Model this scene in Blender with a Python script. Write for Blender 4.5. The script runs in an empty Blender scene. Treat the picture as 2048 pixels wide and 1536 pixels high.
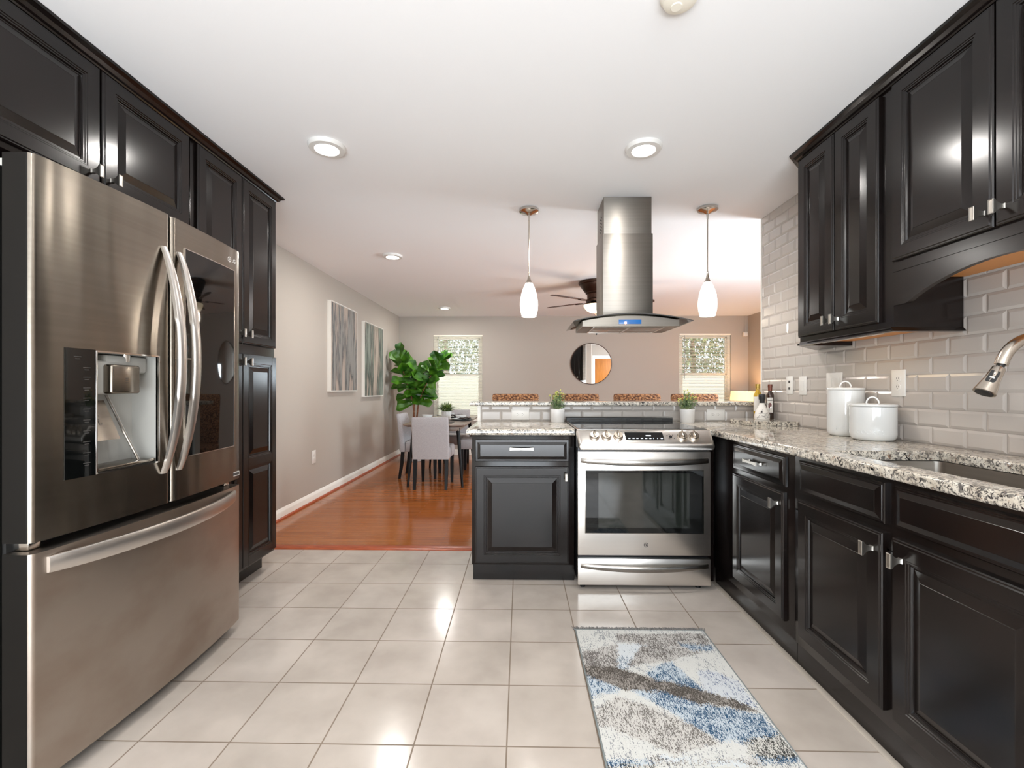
import bpy, bmesh, math, random
from mathutils import Vector, Matrix
random.seed(7)
C = bpy.context.scene.collection
SC = bpy.context.scene
PI = math.pi

# ------------------------------------------------------------------ camera
F_PX, CAM_H, YAW, HORIZ = 905.0, 1.17, math.radians(1.08), 777.0
cam = bpy.data.cameras.new('camera'); co = bpy.data.objects.new('camera', cam); C.objects.link(co)
co.location = (0, 0, CAM_H); co.rotation_euler = (PI/2, 0, YAW)
cam.sensor_fit = 'HORIZONTAL'; cam.sensor_width = 36.0; cam.lens = 36.0*F_PX/2048
cam.shift_y = (HORIZ-768)/2048
cam.clip_start = 0.05; cam.clip_end = 200
SC.camera = co
# ------------------------------------------------------------------ view, world, added fills, sun
vs = SC.view_settings; vs.view_transform = 'Standard'; vs.look = 'None'; vs.gamma = 1.0; vs.use_curve_mapping = False
vs.exposure = 0.40
SC.cycles.use_denoising = True
SC.cycles.max_bounces = 10; SC.cycles.diffuse_bounces = 6; SC.cycles.glossy_bounces = 5; SC.cycles.transparent_max_bounces = 16
SC.cycles.sample_clamp_indirect = 6.0; SC.cycles.caustics_reflective = False; SC.cycles.caustics_refractive = False
W = bpy.data.worlds.new('sky'); SC.world = W; W.use_nodes = True
wn = W.node_tree.nodes; bg = wn['Background']; bg.inputs[0].default_value = (0.80, 0.90, 1.0, 1); bg.inputs[1].default_value = 1.5
def area(name, loc, rot, sx, sy, power, col=(1, 1, 1), spread=180):
    l = bpy.data.lights.new(name, 'AREA'); l.shape = 'RECTANGLE'; l.size = sx; l.size_y = sy; l.energy = power; l.color = col
    l.spread = math.radians(spread)
    o = bpy.data.objects.new(name, l); C.objects.link(o); o.location = loc; o.rotation_euler = rot
    return o
# unseen fills added to brighten the room, at the glass door and side window
area('fill_back', (-0.15, -2.46, 1.15), (math.radians(125), 0, 0), 3.5, 2.0, 105, (0.88, 0.945, 1.0))
area('fill_back_up', (-0.15, -2.05, 0.30), (math.radians(168), 0, 0), 3.2, 0.8, 125, (0.90, 0.95, 1.0))  # added up-facing fill, low behind the camera, to brighten the ceiling
area('fill_side', (3.90, 3.90, 1.15), (math.radians(90), 0, math.radians(68)), 1.25, 1.3, 120, (0.80, 0.92, 1.0))
sun = bpy.data.lights.new('sun', 'SUN'); sun.energy = 2.2; sun.angle = math.radians(1); sun.color = (1, 0.95, 0.86)
so = bpy.data.objects.new('sun', sun); C.objects.link(so); so.rotation_euler = (math.radians(50), math.radians(18), 0)

# ------------------------------------------------------------------ materials
def nodes(name):
    m = bpy.data.materials.new(name); m.use_nodes = True
    return m, m.node_tree.nodes, m.node_tree.links, m.node_tree.nodes['Principled BSDF']
def srgb(r, g, b):
    f = lambda c: (c/255/12.92) if c/255 <= 0.04045 else ((c/255+0.055)/1.055)**2.4
    return (f(r), f(g), f(b), 1)
MATS = {}
def mat(name, col, rough=0.5, metal=0.0, spec=0.5, emit=None, es=0.0, bump=None, coat=0.0, alpha=None, trans=0.0, ior=None):
    """bump = (scale xyz, strength, distance)"""
    m, n, l, p = nodes(name)
    p.inputs['Base Color'].default_value = col if len(col) == 4 else (*col, 1)
    p.inputs['Roughness'].default_value = rough; p.inputs['Metallic'].default_value = metal
    p.inputs['Specular IOR Level'].default_value = spec
    p.inputs['Coat Weight'].default_value = coat; p.inputs['Coat Roughness'].default_value = 0.08
    if emit: p.inputs['Emission Color'].default_value = (*emit, 1); p.inputs['Emission Strength'].default_value = es
    if trans: p.inputs['Transmission Weight'].default_value = trans
    if ior: p.inputs['IOR'].default_value = ior
    if bump:
        tc = n.new('ShaderNodeTexCoord'); mp = n.new('ShaderNodeMapping'); nz = n.new('ShaderNodeTexNoise'); b = n.new('ShaderNodeBump')
        mp.inputs['Scale'].default_value = bump[0]; nz.inputs['Scale'].default_value = 1; nz.inputs['Detail'].default_value = 3
        b.inputs['Strength'].default_value = bump[1]; b.inputs['Distance'].default_value = bump[2]
        l.new(tc.outputs['Object'], mp.inputs[0]); l.new(mp.outputs[0], nz.inputs[0]); l.new(nz.outputs[0], b.inputs['Height']); l.new(b.outputs[0], p.inputs['Normal'])
    MATS[name] = m
    return m
def noise_col(name, c1, c2, scale, lo=0.35, hi=0.65, rough=0.5, detail=4, metal=0.0, stretch=(1, 1, 1), bump=0.0, rr=None, spec=0.5, coat=0.0, dist=0.002):
    m, n, l, p = nodes(name)
    tc = n.new('ShaderNodeTexCoord'); mp = n.new('ShaderNodeMapping'); mp.inputs['Scale'].default_value = stretch
    nz = n.new('ShaderNodeTexNoise'); nz.inputs['Scale'].default_value = scale; nz.inputs['Detail'].default_value = detail
    cr = n.new('ShaderNodeValToRGB'); e = cr.color_ramp.elements
    e[0].position = lo; e[0].color = c1; e[1].position = hi; e[1].color = c2
    l.new(tc.outputs['Object'], mp.inputs[0]); l.new(mp.outputs[0], nz.inputs[0]); l.new(nz.outputs[0], cr.inputs[0]); l.new(cr.outputs[0], p.inputs['Base Color'])
    p.inputs['Roughness'].default_value = rough; p.inputs['Metallic'].default_value = metal; p.inputs['Specular IOR Level'].default_value = spec
    p.inputs['Coat Weight'].default_value = coat; p.inputs['Coat Roughness'].default_value = 0.1
    if rr:
        mr = n.new('ShaderNodeMapRange'); mr.inputs[3].default_value = rr[0]; mr.inputs[4].default_value = rr[1]
        mr.inputs[1].default_value = 0.3; mr.inputs[2].default_value = 0.7
        l.new(nz.outputs[0], mr.inputs[0]); l.new(mr.outputs[0], p.inputs['Roughness'])
    if bump:
        b = n.new('ShaderNodeBump'); b.inputs['Strength'].default_value = bump; b.inputs['Distance'].default_value = dist
        l.new(nz.outputs[0], b.inputs['Height']); l.new(b.outputs[0], p.inputs['Normal'])
    MATS[name] = m
    return m

noise_col('ebony', srgb(14, 10, 9), srgb(22, 15, 13), 2.0, 0.3, 0.7, rough=0.19, stretch=(3, 3, 3), detail=2, spec=0.42)
mat('ebony_inner', srgb(20, 15, 13), 0.5)
mat('warm_wood', srgb(206, 140, 78), 0.5)
def steel(name, c1, c2, rough, aniso=0.7, scale=(1.5, 1.5, 90), lo=.4, hi=.6, detail=2, amp=.012, wave=False):
    m, n, l, p = nodes(name)
    tc = n.new('ShaderNodeTexCoord'); mp = n.new('ShaderNodeMapping'); mp.inputs['Scale'].default_value = scale
    nz = n.new('ShaderNodeTexNoise'); nz.inputs['Scale'].default_value = 1; nz.inputs['Detail'].default_value = detail
    cr = n.new('ShaderNodeValToRGB'); e = cr.color_ramp.elements; e[0].position = lo; e[0].color = c1; e[1].position = hi; e[1].color = c2
    mr = n.new('ShaderNodeMapRange'); mr.inputs[1].default_value = .3; mr.inputs[2].default_value = .7; mr.inputs[3].default_value = rough-amp; mr.inputs[4].default_value = rough+amp
    tg = n.new('ShaderNodeTangent'); tg.direction_type = 'RADIAL'; tg.axis = 'Z'
    l.new(tc.outputs['Object'], mp.inputs[0]); l.new(mp.outputs[0], nz.inputs[0]); l.new(nz.outputs[0], cr.inputs[0]); l.new(nz.outputs[0], mr.inputs[0])
    l.new(cr.outputs[0], p.inputs['Base Color']); l.new(mr.outputs[0], p.inputs['Roughness']); l.new(tg.outputs[0], p.inputs['Tangent'])
    if wave:   # the slight waviness of a thin steel skin
        m2 = n.new('ShaderNodeMapping'); m2.inputs['Scale'].default_value = (1, 7, .9); n2 = n.new('ShaderNodeTexNoise'); n2.inputs['Scale'].default_value = 1; n2.inputs['Detail'].default_value = 1
        b = n.new('ShaderNodeBump'); b.inputs['Strength'].default_value = .5; b.inputs['Distance'].default_value = .02
        l.new(tc.outputs['Object'], m2.inputs[0]); l.new(m2.outputs[0], n2.inputs[0]); l.new(n2.outputs[0], b.inputs['Height']); l.new(b.outputs[0], p.inputs['Normal'])
    p.inputs['Metallic'].default_value = 1; p.inputs['Anisotropic'].default_value = aniso; p.inputs['Anisotropic Rotation'].default_value = .25
    MATS[name] = m
steel('steel', srgb(130, 122, 112), srgb(134, 126, 116), .26, aniso=.45, amp=.004, wave=True)
steel('steel_hood', srgb(140, 134, 127), srgb(144, 138, 131), .44, aniso=.75, amp=.004)
steel('steel_range', srgb(236, 232, 227), srgb(238, 234, 229), .29, aniso=.5, amp=.006)
mat('range_handle', srgb(150, 146, 141), 0.2, 1.0)
mat('steel_handle', srgb(208, 203, 198), 0.34, 1.0)
steel('steel_side', srgb(186, 180, 173), srgb(190, 184, 177), .28, aniso=.4, amp=.005)
steel('steel_worn', srgb(178, 168, 158), srgb(164, 148, 136), .36, aniso=.6, scale=(5, 3, 5), lo=.45, hi=.72, detail=8, amp=.07)
mat('chrome', srgb(205, 200, 194), 0.16, 1.0)
mat('nickel', srgb(190, 180, 168), 0.22, 1.0)
mat('satin_nickel', srgb(184, 180, 173), 0.33, 1.0)
mat('grey_metal', srgb(70, 70, 72), 0.35, 0.9)
mat('black_glass', srgb(8, 9, 9), 0.03, 0.0, 0.5)
mat('oven_inner', srgb(30, 33, 30), 0.05, 0.0, 0.9)
mat('black_plastic', srgb(18, 18, 19), 0.35)
mat('dark_side', srgb(30, 29, 28), 0.3, 0.6)
mat('white_plastic', srgb(224, 222, 218), 0.35)
mat('grey_plastic', srgb(172, 171, 166), 0.4)
mat('cream_plastic', srgb(236, 230, 216), 0.45)
mat('slot', srgb(60, 58, 56), 0.6)
mat('wall_paint', srgb(177, 169, 160), 0.75, bump=((60, 60, 60), 0.05, 0.001))
mat('ceiling_paint', srgb(245, 245, 246), 0.85)
mat('white_trim', srgb(238, 235, 228), 0.4)
mat('ceramic', srgb(216, 218, 218), 0.08, spec=0.6, coat=0.5)
mat('matte_white', srgb(222, 220, 218), 0.45)
mat('bronze', srgb(74, 52, 42), 0.38, 0.8, bump=((90, 90, 90), 0.3, 0.004))
mat('fan_blade', srgb(72, 44, 34), 0.4)
mat('black_wood', srgb(9, 8, 8), 0.4, spec=0.25)
noise_col('table_wood', srgb(120, 104, 92), srgb(150, 134, 120), 6, stretch=(1, 14, 1), rough=0.35)
noise_col('fabric', srgb(154, 151, 154), srgb(180, 177, 178), 260, rough=0.95, bump=0.3, detail=2)
mat('napkin', srgb(52, 46, 44), 0.9)
mat('placemat', srgb(70, 68, 66), 0.85)
noise_col('bark', srgb(112, 70, 48), srgb(150, 100, 70), 30, rough=0.8)
noise_col('fig_leaf', srgb(28, 74, 12), srgb(78, 128, 28), 7, rough=0.35, spec=0.45)
noise_col('grass_leaf', srgb(66, 92, 40), srgb(116, 136, 62), 30, rough=0.6)
noise_col('herb_leaf', srgb(88, 116, 80), srgb(150, 166, 112), 34, rough=0.6, lo=0.4, hi=0.6)
mat('herb_bud', srgb(206, 206, 104), 0.6)
noise_col('outdoor_leaf', srgb(60, 92, 56), srgb(176, 190, 134), 5, rough=0.6)
mat('outdoor_wall', srgb(232, 226, 212), 0.8)
mat('soil', srgb(60, 44, 34), 0.9)
mat('blind', srgb(244, 240, 226), 0.5)
mat('rubber', srgb(12, 12, 12), 0.6)
mat('display_blue', srgb(24, 74, 130), 0.15, emit=(0.02, 0.09, 0.24), es=0.8)
mat('display_red', srgb(240, 170, 150), 0.3, emit=(1.0, 0.45, 0.35), es=1.5)
mat('display_white', srgb(200, 205, 210), 0.4, emit=(0.7, 0.8, 0.9), es=0.35)
mat('logo', srgb(232, 232, 230), 0.3, 0.4)
mat('lens', (1, 1, 1), 0.4, emit=(1.0, 0.97, 0.93), es=9.0)
mat('lens_far', (1, 1, 1), 0.4, emit=(1.0, 0.97, 0.93), es=9.0)
mat('lamp_shade_warm', srgb(250, 220, 170), 0.8, emit=(1.0, 0.66, 0.30), es=0.95)
mat('oil_yellow', srgb(190, 150, 16), 0.08, spec=0.7, coat=0.5)
mat('bottle_dark', srgb(48, 24, 12), 0.06, spec=0.7, coat=0.6)
mat('cap_gold', srgb(190, 158, 80), 0.3, 0.6)
mat('cap_brown', srgb(112, 62, 46), 0.35, 0.3)
mat('cork_black', srgb(34, 34, 36), 0.5)
mat('paper', srgb(226, 222, 216), 0.8)
mat('label_ink', srgb(128, 88, 88), 0.8)
mat('crack_ink', srgb(60, 56, 56), 0.7)
mat('mirror', (0.93, 0.93, 0.93), 0.01, 1.0)
mat('gasket', srgb(12, 12, 12), 0.7)
mat('rug_edge', srgb(126, 132, 132), 0.95)
noise_col('rug_fringe', srgb(92, 92, 92), srgb(150, 148, 146), 300, rough=0.95)
noise_col('oak_door', srgb(168, 104, 40), srgb(190, 122, 52), 4, rough=0.4, stretch=(10, 10, 1))
noise_col('threshold', srgb(136, 58, 30), srgb(178, 88, 50), 12, stretch=(1, 12, 1), rough=0.3)

def glass(name, col, gloss_ior=1.45, rough=0.0):
    m, n, l, p = nodes(name); n.remove(p)
    t = n.new('ShaderNodeBsdfTransparent'); t.inputs[0].default_value = (*col, 1)
    g = n.new('ShaderNodeBsdfGlossy'); g.inputs['Roughness'].default_value = rough
    f = n.new('ShaderNodeFresnel'); f.inputs[0].default_value = gloss_ior
    mx = n.new('ShaderNodeMixShader'); l.new(f.outputs[0], mx.inputs[0]); l.new(t.outputs[0], mx.inputs[1]); l.new(g.outputs[0], mx.inputs[2])
    l.new(mx.outputs[0], n['Material Output'].inputs[0]); MATS[name] = m
glass('window_glass', (0.97, 0.98, 0.97)); glass('hood_glass', (0.80, 0.82, 0.78), 1.5); glass('clear_glass', (0.93, 0.95, 0.95), 1.4)

def granite():
    m, n, l, p = nodes('granite')
    tc = n.new('ShaderNodeTexCoord')
    def nz(scale, detail, rough=0.6, dist=0.0, off=0.0):
        mp = n.new('ShaderNodeMapping'); mp.inputs['Location'].default_value = (off, off*1.3, off*0.7)
        a = n.new('ShaderNodeTexNoise'); a.inputs['Scale'].default_value = scale; a.inputs['Detail'].default_value = detail
        a.inputs['Roughness'].default_value = rough; a.inputs['Distortion'].default_value = dist
        l.new(tc.outputs['Object'], mp.inputs[0]); l.new(mp.outputs[0], a.inputs[0]); return a
    def ramp(src, pts):
        cr = n.new('ShaderNodeValToRGB'); e = cr.color_ramp.elements
        e[0].position, e[0].color = pts[0]; e[1].position, e[1].color = pts[1]
        for q in pts[2:]:
            x = e.new(q[0]); x.color = q[1]
        l.new(src.outputs[0], cr.inputs[0]); return cr
    base = ramp(nz(26, 4), [(0.3, srgb(172, 160, 144)), (0.5, srgb(208, 200, 186)), (0.75, srgb(226, 221, 210))])
    d1 = ramp(nz(62, 5, 0.7, 0.6, 3.1), [(0.44, (1, 1, 1, 1)), (0.49, (0, 0, 0, 1))])
    big = ramp(nz(11, 3, 0.6, 0.3, 7.7), [(0.38, (1, 1, 1, 1)), (0.62, (0.12, 0.12, 0.12, 1))])
    d2 = ramp(nz(120, 4, 0.65, 0.0, 11.0), [(0.40, (1, 1, 1, 1)), (0.45, (0, 0, 0, 1))])
    d3 = ramp(nz(40, 4, 0.65, 0.4, 21.0), [(0.62, (0, 0, 0, 1)), (0.68, (1, 1, 1, 1))])
    mu = n.new('ShaderNodeMath'); mu.operation = 'MULTIPLY'; mu.inputs[1].default_value = 1.0
    l.new(d1.outputs[0], mu.inputs[0]); l.new(big.outputs[0], mu.inputs[1])
    def mix(fac, a, colb, mul=1.0):
        x = n.new('ShaderNodeMixRGB'); l.new(fac.outputs[0], x.inputs[0]); l.new(a.outputs[0], x.inputs[1]); x.inputs[2].default_value = colb; return x
    a = mix(d3, base, srgb(146, 112, 88)); b = mix(mu, a, srgb(38, 38, 42)); c = mix(d2, b, srgb(92, 88, 86))
    d1b = ramp(nz(48, 5, 0.7, 0.9, 33.0), [(0.38, (1, 1, 1, 1)), (0.42, (0, 0, 0, 1))])
    d = mix(d1b, c, srgb(28, 26, 28))
    l.new(d.outputs[0], p.inputs['Base Color']); p.inputs['Roughness'].default_value = 0.07; p.inputs['Specular IOR Level'].default_value = 0.6
    MATS['granite'] = m
granite()

def brick_mat(name, w, h, mortar, c1, c2, cm, ox, oy, rough, offset=0.0, cloud=None, freq=2, bumpd=0.0015, grain=None, swap=False, mrough=0.7):
    m, n, l, p = nodes(name)
    tc = n.new('ShaderNodeTexCoord'); mp = n.new('ShaderNodeMapping'); mp.inputs['Location'].default_value = (ox, oy, 0)
    bt = n.new('ShaderNodeTexBrick'); bt.offset = offset; bt.offset_frequency = freq; bt.squash = 1
    bt.inputs['Scale'].default_value = 1; bt.inputs['Brick Width'].default_value = w; bt.inputs['Row Height'].default_value = h
    bt.inputs['Mortar Size'].default_value = mortar; bt.inputs['Mortar Smooth'].default_value = 0.2; bt.inputs['Bias'].default_value = 0
    bt.inputs['Color1'].default_value = c1; bt.inputs['Color2'].default_value = c2; bt.inputs['Mortar'].default_value = cm
    l.new(tc.outputs['Object'], mp.inputs[0]); l.new(mp.outputs[0], bt.inputs[0])
    out = bt
    if cloud:
        nz = n.new('ShaderNodeTexNoise'); nz.inputs['Scale'].default_value = cloud[0]; nz.inputs['Detail'].default_value = 4
        if grain:
            gm = n.new('ShaderNodeMapping'); gm.inputs['Scale'].default_value = grain; l.new(tc.outputs['Object'], gm.inputs[0]); l.new(gm.outputs[0], nz.inputs[0])
        else: l.new(tc.outputs['Object'], nz.inputs[0])
        cr = n.new('ShaderNodeValToRGB'); e = cr.color_ramp.elements
        e[0].position = 0.32; e[0].color = cloud[1]; e[1].position = 0.68; e[1].color = cloud[2]
        l.new(nz.outputs[0], cr.inputs[0])
        mx = n.new('ShaderNodeMixRGB'); mx.blend_type = 'MULTIPLY'; mx.inputs[0].default_value = 1
        l.new(bt.outputs[0], mx.inputs[1]); l.new(cr.outputs[0], mx.inputs[2]); out = mx
    l.new(out.outputs[0], p.inputs['Base Color'])
    mr = n.new('ShaderNodeMapRange'); mr.inputs[3].default_value = rough; mr.inputs[4].default_value = mrough
    l.new(bt.outputs['Fac'], mr.inputs[0]); l.new(mr.outputs[0], p.inputs['Roughness'])
    b = n.new('ShaderNodeBump'); b.invert = True; b.inputs['Strength'].default_value = 0.6; b.inputs['Distance'].default_value = bumpd
    l.new(bt.outputs['Fac'], b.inputs['Height']); l.new(b.outputs[0], p.inputs['Normal'])
    MATS[name] = m
T = 0.3055
brick_mat('floor_tile', T, T, 0.0028, srgb(200, 190, 181), srgb(193, 183, 173), srgb(138, 123, 108), 0.045+T*20, -2.70+T*30, 0.17, 0.0,
          (4.2, (0.80, 0.79, 0.78, 1), (1.0, 1.0, 1.0, 1)))
brick_mat('wood_floor', 0.95, 0.057, 0.0009, srgb(176, 106, 54), srgb(158, 90, 42), srgb(112, 60, 28), 10.1, 10.02, 0.13, 0.37,
          (5.0, (0.74, 0.70, 0.66, 1), (1.0, 1.0, 1.0, 1)), 2, 0.0004, (0.8, 14, 1), mrough=0.3)

def tile_mat():
    m, n, l, p = nodes('subway_tile')
    p.inputs['Base Color'].default_value = srgb(186, 179, 173); p.inputs['Roughness'].default_value = 0.18; p.inputs['Specular IOR Level'].default_value = 0.5
    MATS['subway_tile'] = m
tile_mat()
mat('grout', srgb(158, 150, 142), 0.8)
mat('floor_edge', srgb(186, 176, 164), 0.5)

def rug_mat():
    m, n, l, p = nodes('rug_pile')
    a = n.new('ShaderNodeVertexColor'); a.layer_name = 'weave'; l.new(a.outputs[0], p.inputs['Base Color'])
    p.inputs['Roughness'].default_value = 0.95; p.inputs['Specular IOR Level'].default_value = 0.1
    MATS['rug_pile'] = m
rug_mat()

def art_mat(name, off, cols, big):
    m, n, l, p = nodes(name)
    tc = n.new('ShaderNodeTexCoord'); mp = n.new('ShaderNodeMapping'); mp.inputs['Scale'].default_value = (1, 26, 1.1); mp.inputs['Location'].default_value = (0, off, off)
    nz = n.new('ShaderNodeTexNoise'); nz.inputs['Scale'].default_value = 1.0; nz.inputs['Detail'].default_value = 6; nz.inputs['Roughness'].default_value = 0.7
    l.new(tc.outputs['Object'], mp.inputs[0]); l.new(mp.outputs[0], nz.inputs[0])
    mp2 = n.new('ShaderNodeMapping'); mp2.inputs['Scale'].default_value = (1, 3.2, 1.0); mp2.inputs['Location'].default_value = (0, off*2, 1)
    n2 = n.new('ShaderNodeTexNoise'); n2.inputs['Scale'].default_value = 1.0; n2.inputs['Detail'].default_value = 2
    l.new(tc.outputs['Object'], mp2.inputs[0]); l.new(mp2.outputs[0], n2.inputs[0])
    ad = n.new('ShaderNodeMath'); ad.operation = 'MULTIPLY_ADD'; ad.inputs[1].default_value = 0.8
    l.new(n2.outputs[0], ad.inputs[0]); l.new(nz.outputs[0], ad.inputs[2])
    cr = n.new('ShaderNodeValToRGB'); e = cr.color_ramp.elements
    e[0].position, e[0].color = cols[0]; e[1].position, e[1].color = cols[1]
    for q in cols[2:]:
        x = e.new(q[0]); x.color = q[1]
    l.new(ad.outputs[0], cr.inputs[0])
    l.new(cr.outputs[0], p.inputs['Base Color']); p.inputs['Roughness'].default_value = 0.6; MATS[name] = m
art_mat('painting_grey', 1.3, [(0.72, srgb(182, 168, 156)), (0.86, srgb(168, 154, 144)), (0.91, srgb(112, 108, 104)), (0.95, srgb(52, 60, 68)), (1.0, srgb(140, 138, 134))], 1)
art_mat('painting_green', 5.2, [(0.68, srgb(184, 170, 156)), (0.82, srgb(164, 152, 140)), (0.87, srgb(100, 100, 94)), (0.92, srgb(40, 58, 52)), (1.0, srgb(136, 144, 134))], 1)

def seagrass():
    m, n, l, p = nodes('seagrass')
    tc = n.new('ShaderNodeTexCoord'); vo = n.new('ShaderNodeTexVoronoi'); vo.inputs['Scale'].default_value = 70; vo.feature = 'F1'
    mp = n.new('ShaderNodeMapping'); mp.inputs['Scale'].default_value = (0.7, 1, 1.3); l.new(tc.outputs['Object'], mp.inputs[0]); l.new(mp.outputs[0], vo.inputs['Vector'])
    cr = n.new('ShaderNodeValToRGB'); e = cr.color_ramp.elements; e[0].position = 0.15; e[0].color = srgb(206, 150, 102); e[1].position = 0.7; e[1].color = srgb(84, 44, 22)
    l.new(vo.outputs['Distance'], cr.inputs[0]); l.new(cr.outputs[0], p.inputs['Base Color']); p.inputs['Roughness'].default_value = 0.7
    b = n.new('ShaderNodeBump'); b.invert = True; b.inputs['Strength'].default_value = 0.9; b.inputs['Distance'].default_value = 0.008
    l.new(vo.outputs['Distance'], b.inputs['Height']); l.new(b.outputs[0], p.inputs['Normal']); MATS['seagrass'] = m
seagrass()
def marble_shade(name, es, c=(1.0, 0.97, 0.93)):
    m, n, l, p = nodes(name)
    tc = n.new('ShaderNodeTexCoord'); wv = n.new('ShaderNodeTexNoise'); wv.inputs['Scale'].default_value = 22; wv.inputs['Detail'].default_value = 4; wv.inputs['Distortion'].default_value = 1.2
    mp = n.new('ShaderNodeMapping'); mp.inputs['Scale'].default_value = (0.6, 0.6, 1.6); l.new(tc.outputs['Object'], mp.inputs[0]); l.new(mp.outputs[0], wv.inputs[0])
    cr = n.new('ShaderNodeValToRGB'); e = cr.color_ramp.elements; e[0].position = 0.35; e[0].color = (0.62, 0.62, 0.60, 1); e[1].position = 0.48; e[1].color = (1, 1, 1, 1)
    l.new(wv.outputs[0], cr.inputs[0])
    mu = n.new('ShaderNodeMixRGB'); mu.blend_type = 'MULTIPLY'; mu.inputs[0].default_value = 1; mu.inputs[2].default_value = (*c, 1)
    l.new(cr.outputs[0], mu.inputs[1]); l.new(mu.outputs[0], p.inputs['Emission Color']); p.inputs['Emission Strength'].default_value = es
    p.inputs['Base Color'].default_value = (0.9, 0.9, 0.9, 1); p.inputs['Roughness'].default_value = 0.15
    MATS[name] = m
marble_shade('pendant_glass', .8); marble_shade('alabaster', 1.3, (1.0, 0.80, 0.50))

# ------------------------------------------------------------------ mesh helpers
class MB:
    def __init__(s): s.bm = bmesh.new()
    def _v(s, pts): return [s.bm.verts.new(Vector(p)) for p in pts]
    def _f(s, vs, sm=False):
        try:
            f = s.bm.faces.new(vs); f.smooth = sm; return f
        except ValueError: return None
    def box(s, x0, x1, y0, y1, z0, z1, bev=0.0, seg=2, M=None):
        b = bmesh.new(); bmesh.ops.create_cube(b, size=1)
        for v in b.verts: v.co = Vector(((x0+x1)/2+v.co.x*(x1-x0), (y0+y1)/2+v.co.y*(y1-y0), (z0+z1)/2+v.co.z*(z1-z0)))
        if bev > 0: bmesh.ops.bevel(b, geom=list(b.edges), offset=bev, segments=seg, profile=0.5, affect='EDGES')
        if M is not None: bmesh.ops.transform(b, matrix=M, verts=list(b.verts))
        s.merge(b); return s
    def merge(s, b):
        me = bpy.data.meshes.new('tmp'); b.to_mesh(me); b.free(); s.bm.from_mesh(me); bpy.data.meshes.remove(me); return s
    def prism(s, pts, ax, a0, a1):
        """2-D outline pts extruded along axis ax ('x','y','z')"""
        def P(u, v, w): return {'x': (w, u, v), 'y': (u, w, v), 'z': (u, v, w)}[ax]
        A = s._v([P(u, v, a0) for u, v in pts]); B = s._v([P(u, v, a1) for u, v in pts]); n = len(pts)
        for i in range(n): s._f([A[i], A[(i+1) % n], B[(i+1) % n], B[i]], True)
        s._f(A[::-1]); s._f(B); return s
    def loft(s, rings, cap=True, closed=True):
        R = [s._v(r) for r in rings]; n = len(rings[0])
        for a, b in zip(R, R[1:]):
            for i in range(n if closed else n-1): s._f([a[i], a[(i+1) % n], b[(i+1) % n], b[i]], True)
        if cap: s._f(R[0][::-1]); s._f(R[-1])
        return s
    def lathe(s, prof, seg=24, c=(0, 0, 0), axis='z', cap=True, M=None):
        rings = []
        for r, h in prof:
            ring = []
            for i in range(seg):
                a = 2*PI*i/seg; x, y = r*math.cos(a), r*math.sin(a)
                p = {'z': (x, y, h), 'y': (x, h, y), 'x': (h, x, y)}[axis]
                p = Vector(p)
                if M is not None: p = M @ p
                ring.append(p+Vector(c))
            rings.append(ring)
        return s.loft(rings, cap)
    def tube(s, path, r, seg=10, cap=True, flat=None):
        """path of points; r number or list; flat=(w,t,up) gives rectangular-ish section"""
        pts = [Vector(p) for p in path]; rings = []; n = len(pts)
        up = Vector((0, 0, 1)); t0 = (pts[1]-pts[0]).normalized()
        if abs(t0.dot(up)) > 0.95: up = Vector((1, 0, 0))
        side = t0.cross(up).normalized()
        for i, p in enumerate(pts):
            t = (pts[min(i+1, n-1)]-pts[max(i-1, 0)]).normalized()
            side = (side-t*side.dot(t)).normalized(); w = side.cross(t).normalized()
            rr = r[i] if isinstance(r, (list, tuple)) else r
            rings.append([p+side*rr*math.cos(2*PI*k/seg)+w*rr*math.sin(2*PI*k/seg) for k in range(seg)])
        return s.loft(rings, cap)
    def quad(s, a, b, c, d): s._f(s._v([a, b, c, d])); return s
    def panel(s, O, u, v, n, w, h, prof):
        """raised-panel front: prof = [(inset, height), ...] rings from the back edge to the middle"""
        O, u, v, n = Vector(O), Vector(u), Vector(v), Vector(n); prev = None; first = None
        for ins, hh in prof:
            ring = s._v([O+u*ins+v*ins+n*hh, O+u*(w-ins)+v*ins+n*hh, O+u*(w-ins)+v*(h-ins)+n*hh, O+u*ins+v*(h-ins)+n*hh])
            if prev:
                for i in range(4): s._f([prev[i], prev[(i+1) % 4], ring[(i+1) % 4], ring[i]])
            else: first = ring
            prev = ring
        s._f(prev); s._f(first[::-1]); return s
    def build(s, name, m, parent=None, angle=35, recalc=True):
        bm = s.bm
        if recalc: bmesh.ops.recalc_face_normals(bm, faces=list(bm.faces))
        me = bpy.data.meshes.new(name)
        if parent is not None:
            Mi = world_of(parent).inverted(); bmesh.ops.transform(bm, matrix=Mi, verts=list(bm.verts))
        bm.to_mesh(me); bm.free()
        for p in me.polygons: p.use_smooth = True
        me.set_sharp_from_angle(angle=math.radians(angle))
        me.materials.append(MATS[m]); o = bpy.data.objects.new(name, me); C.objects.link(o)
        if parent is not None: o.parent = parent
        return o
def world_of(o):
    M = Matrix.Translation(o.location) @ o.rotation_euler.to_matrix().to_4x4()
    return world_of(o.parent) @ M if o.parent else M
def thing(name, label, cat, loc=(0, 0, 0), rz=0.0, group=None):
    o = bpy.data.objects.new(name, None); C.objects.link(o); o.location = loc; o.rotation_euler = (0, 0, rz); o.empty_display_size = 0.1
    o['label'] = label; o['category'] = cat
    if group: o['group'] = group
    return o
def tag(o, label, cat, group=None):
    o['label'] = label; o['category'] = cat
    if group: o['group'] = group
    return o
def struct(name, mb, m, parent=None, angle=35):
    o = mb.build(name, m, parent, angle)
    if parent is None: o['kind'] = 'structure'
    return o
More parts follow.
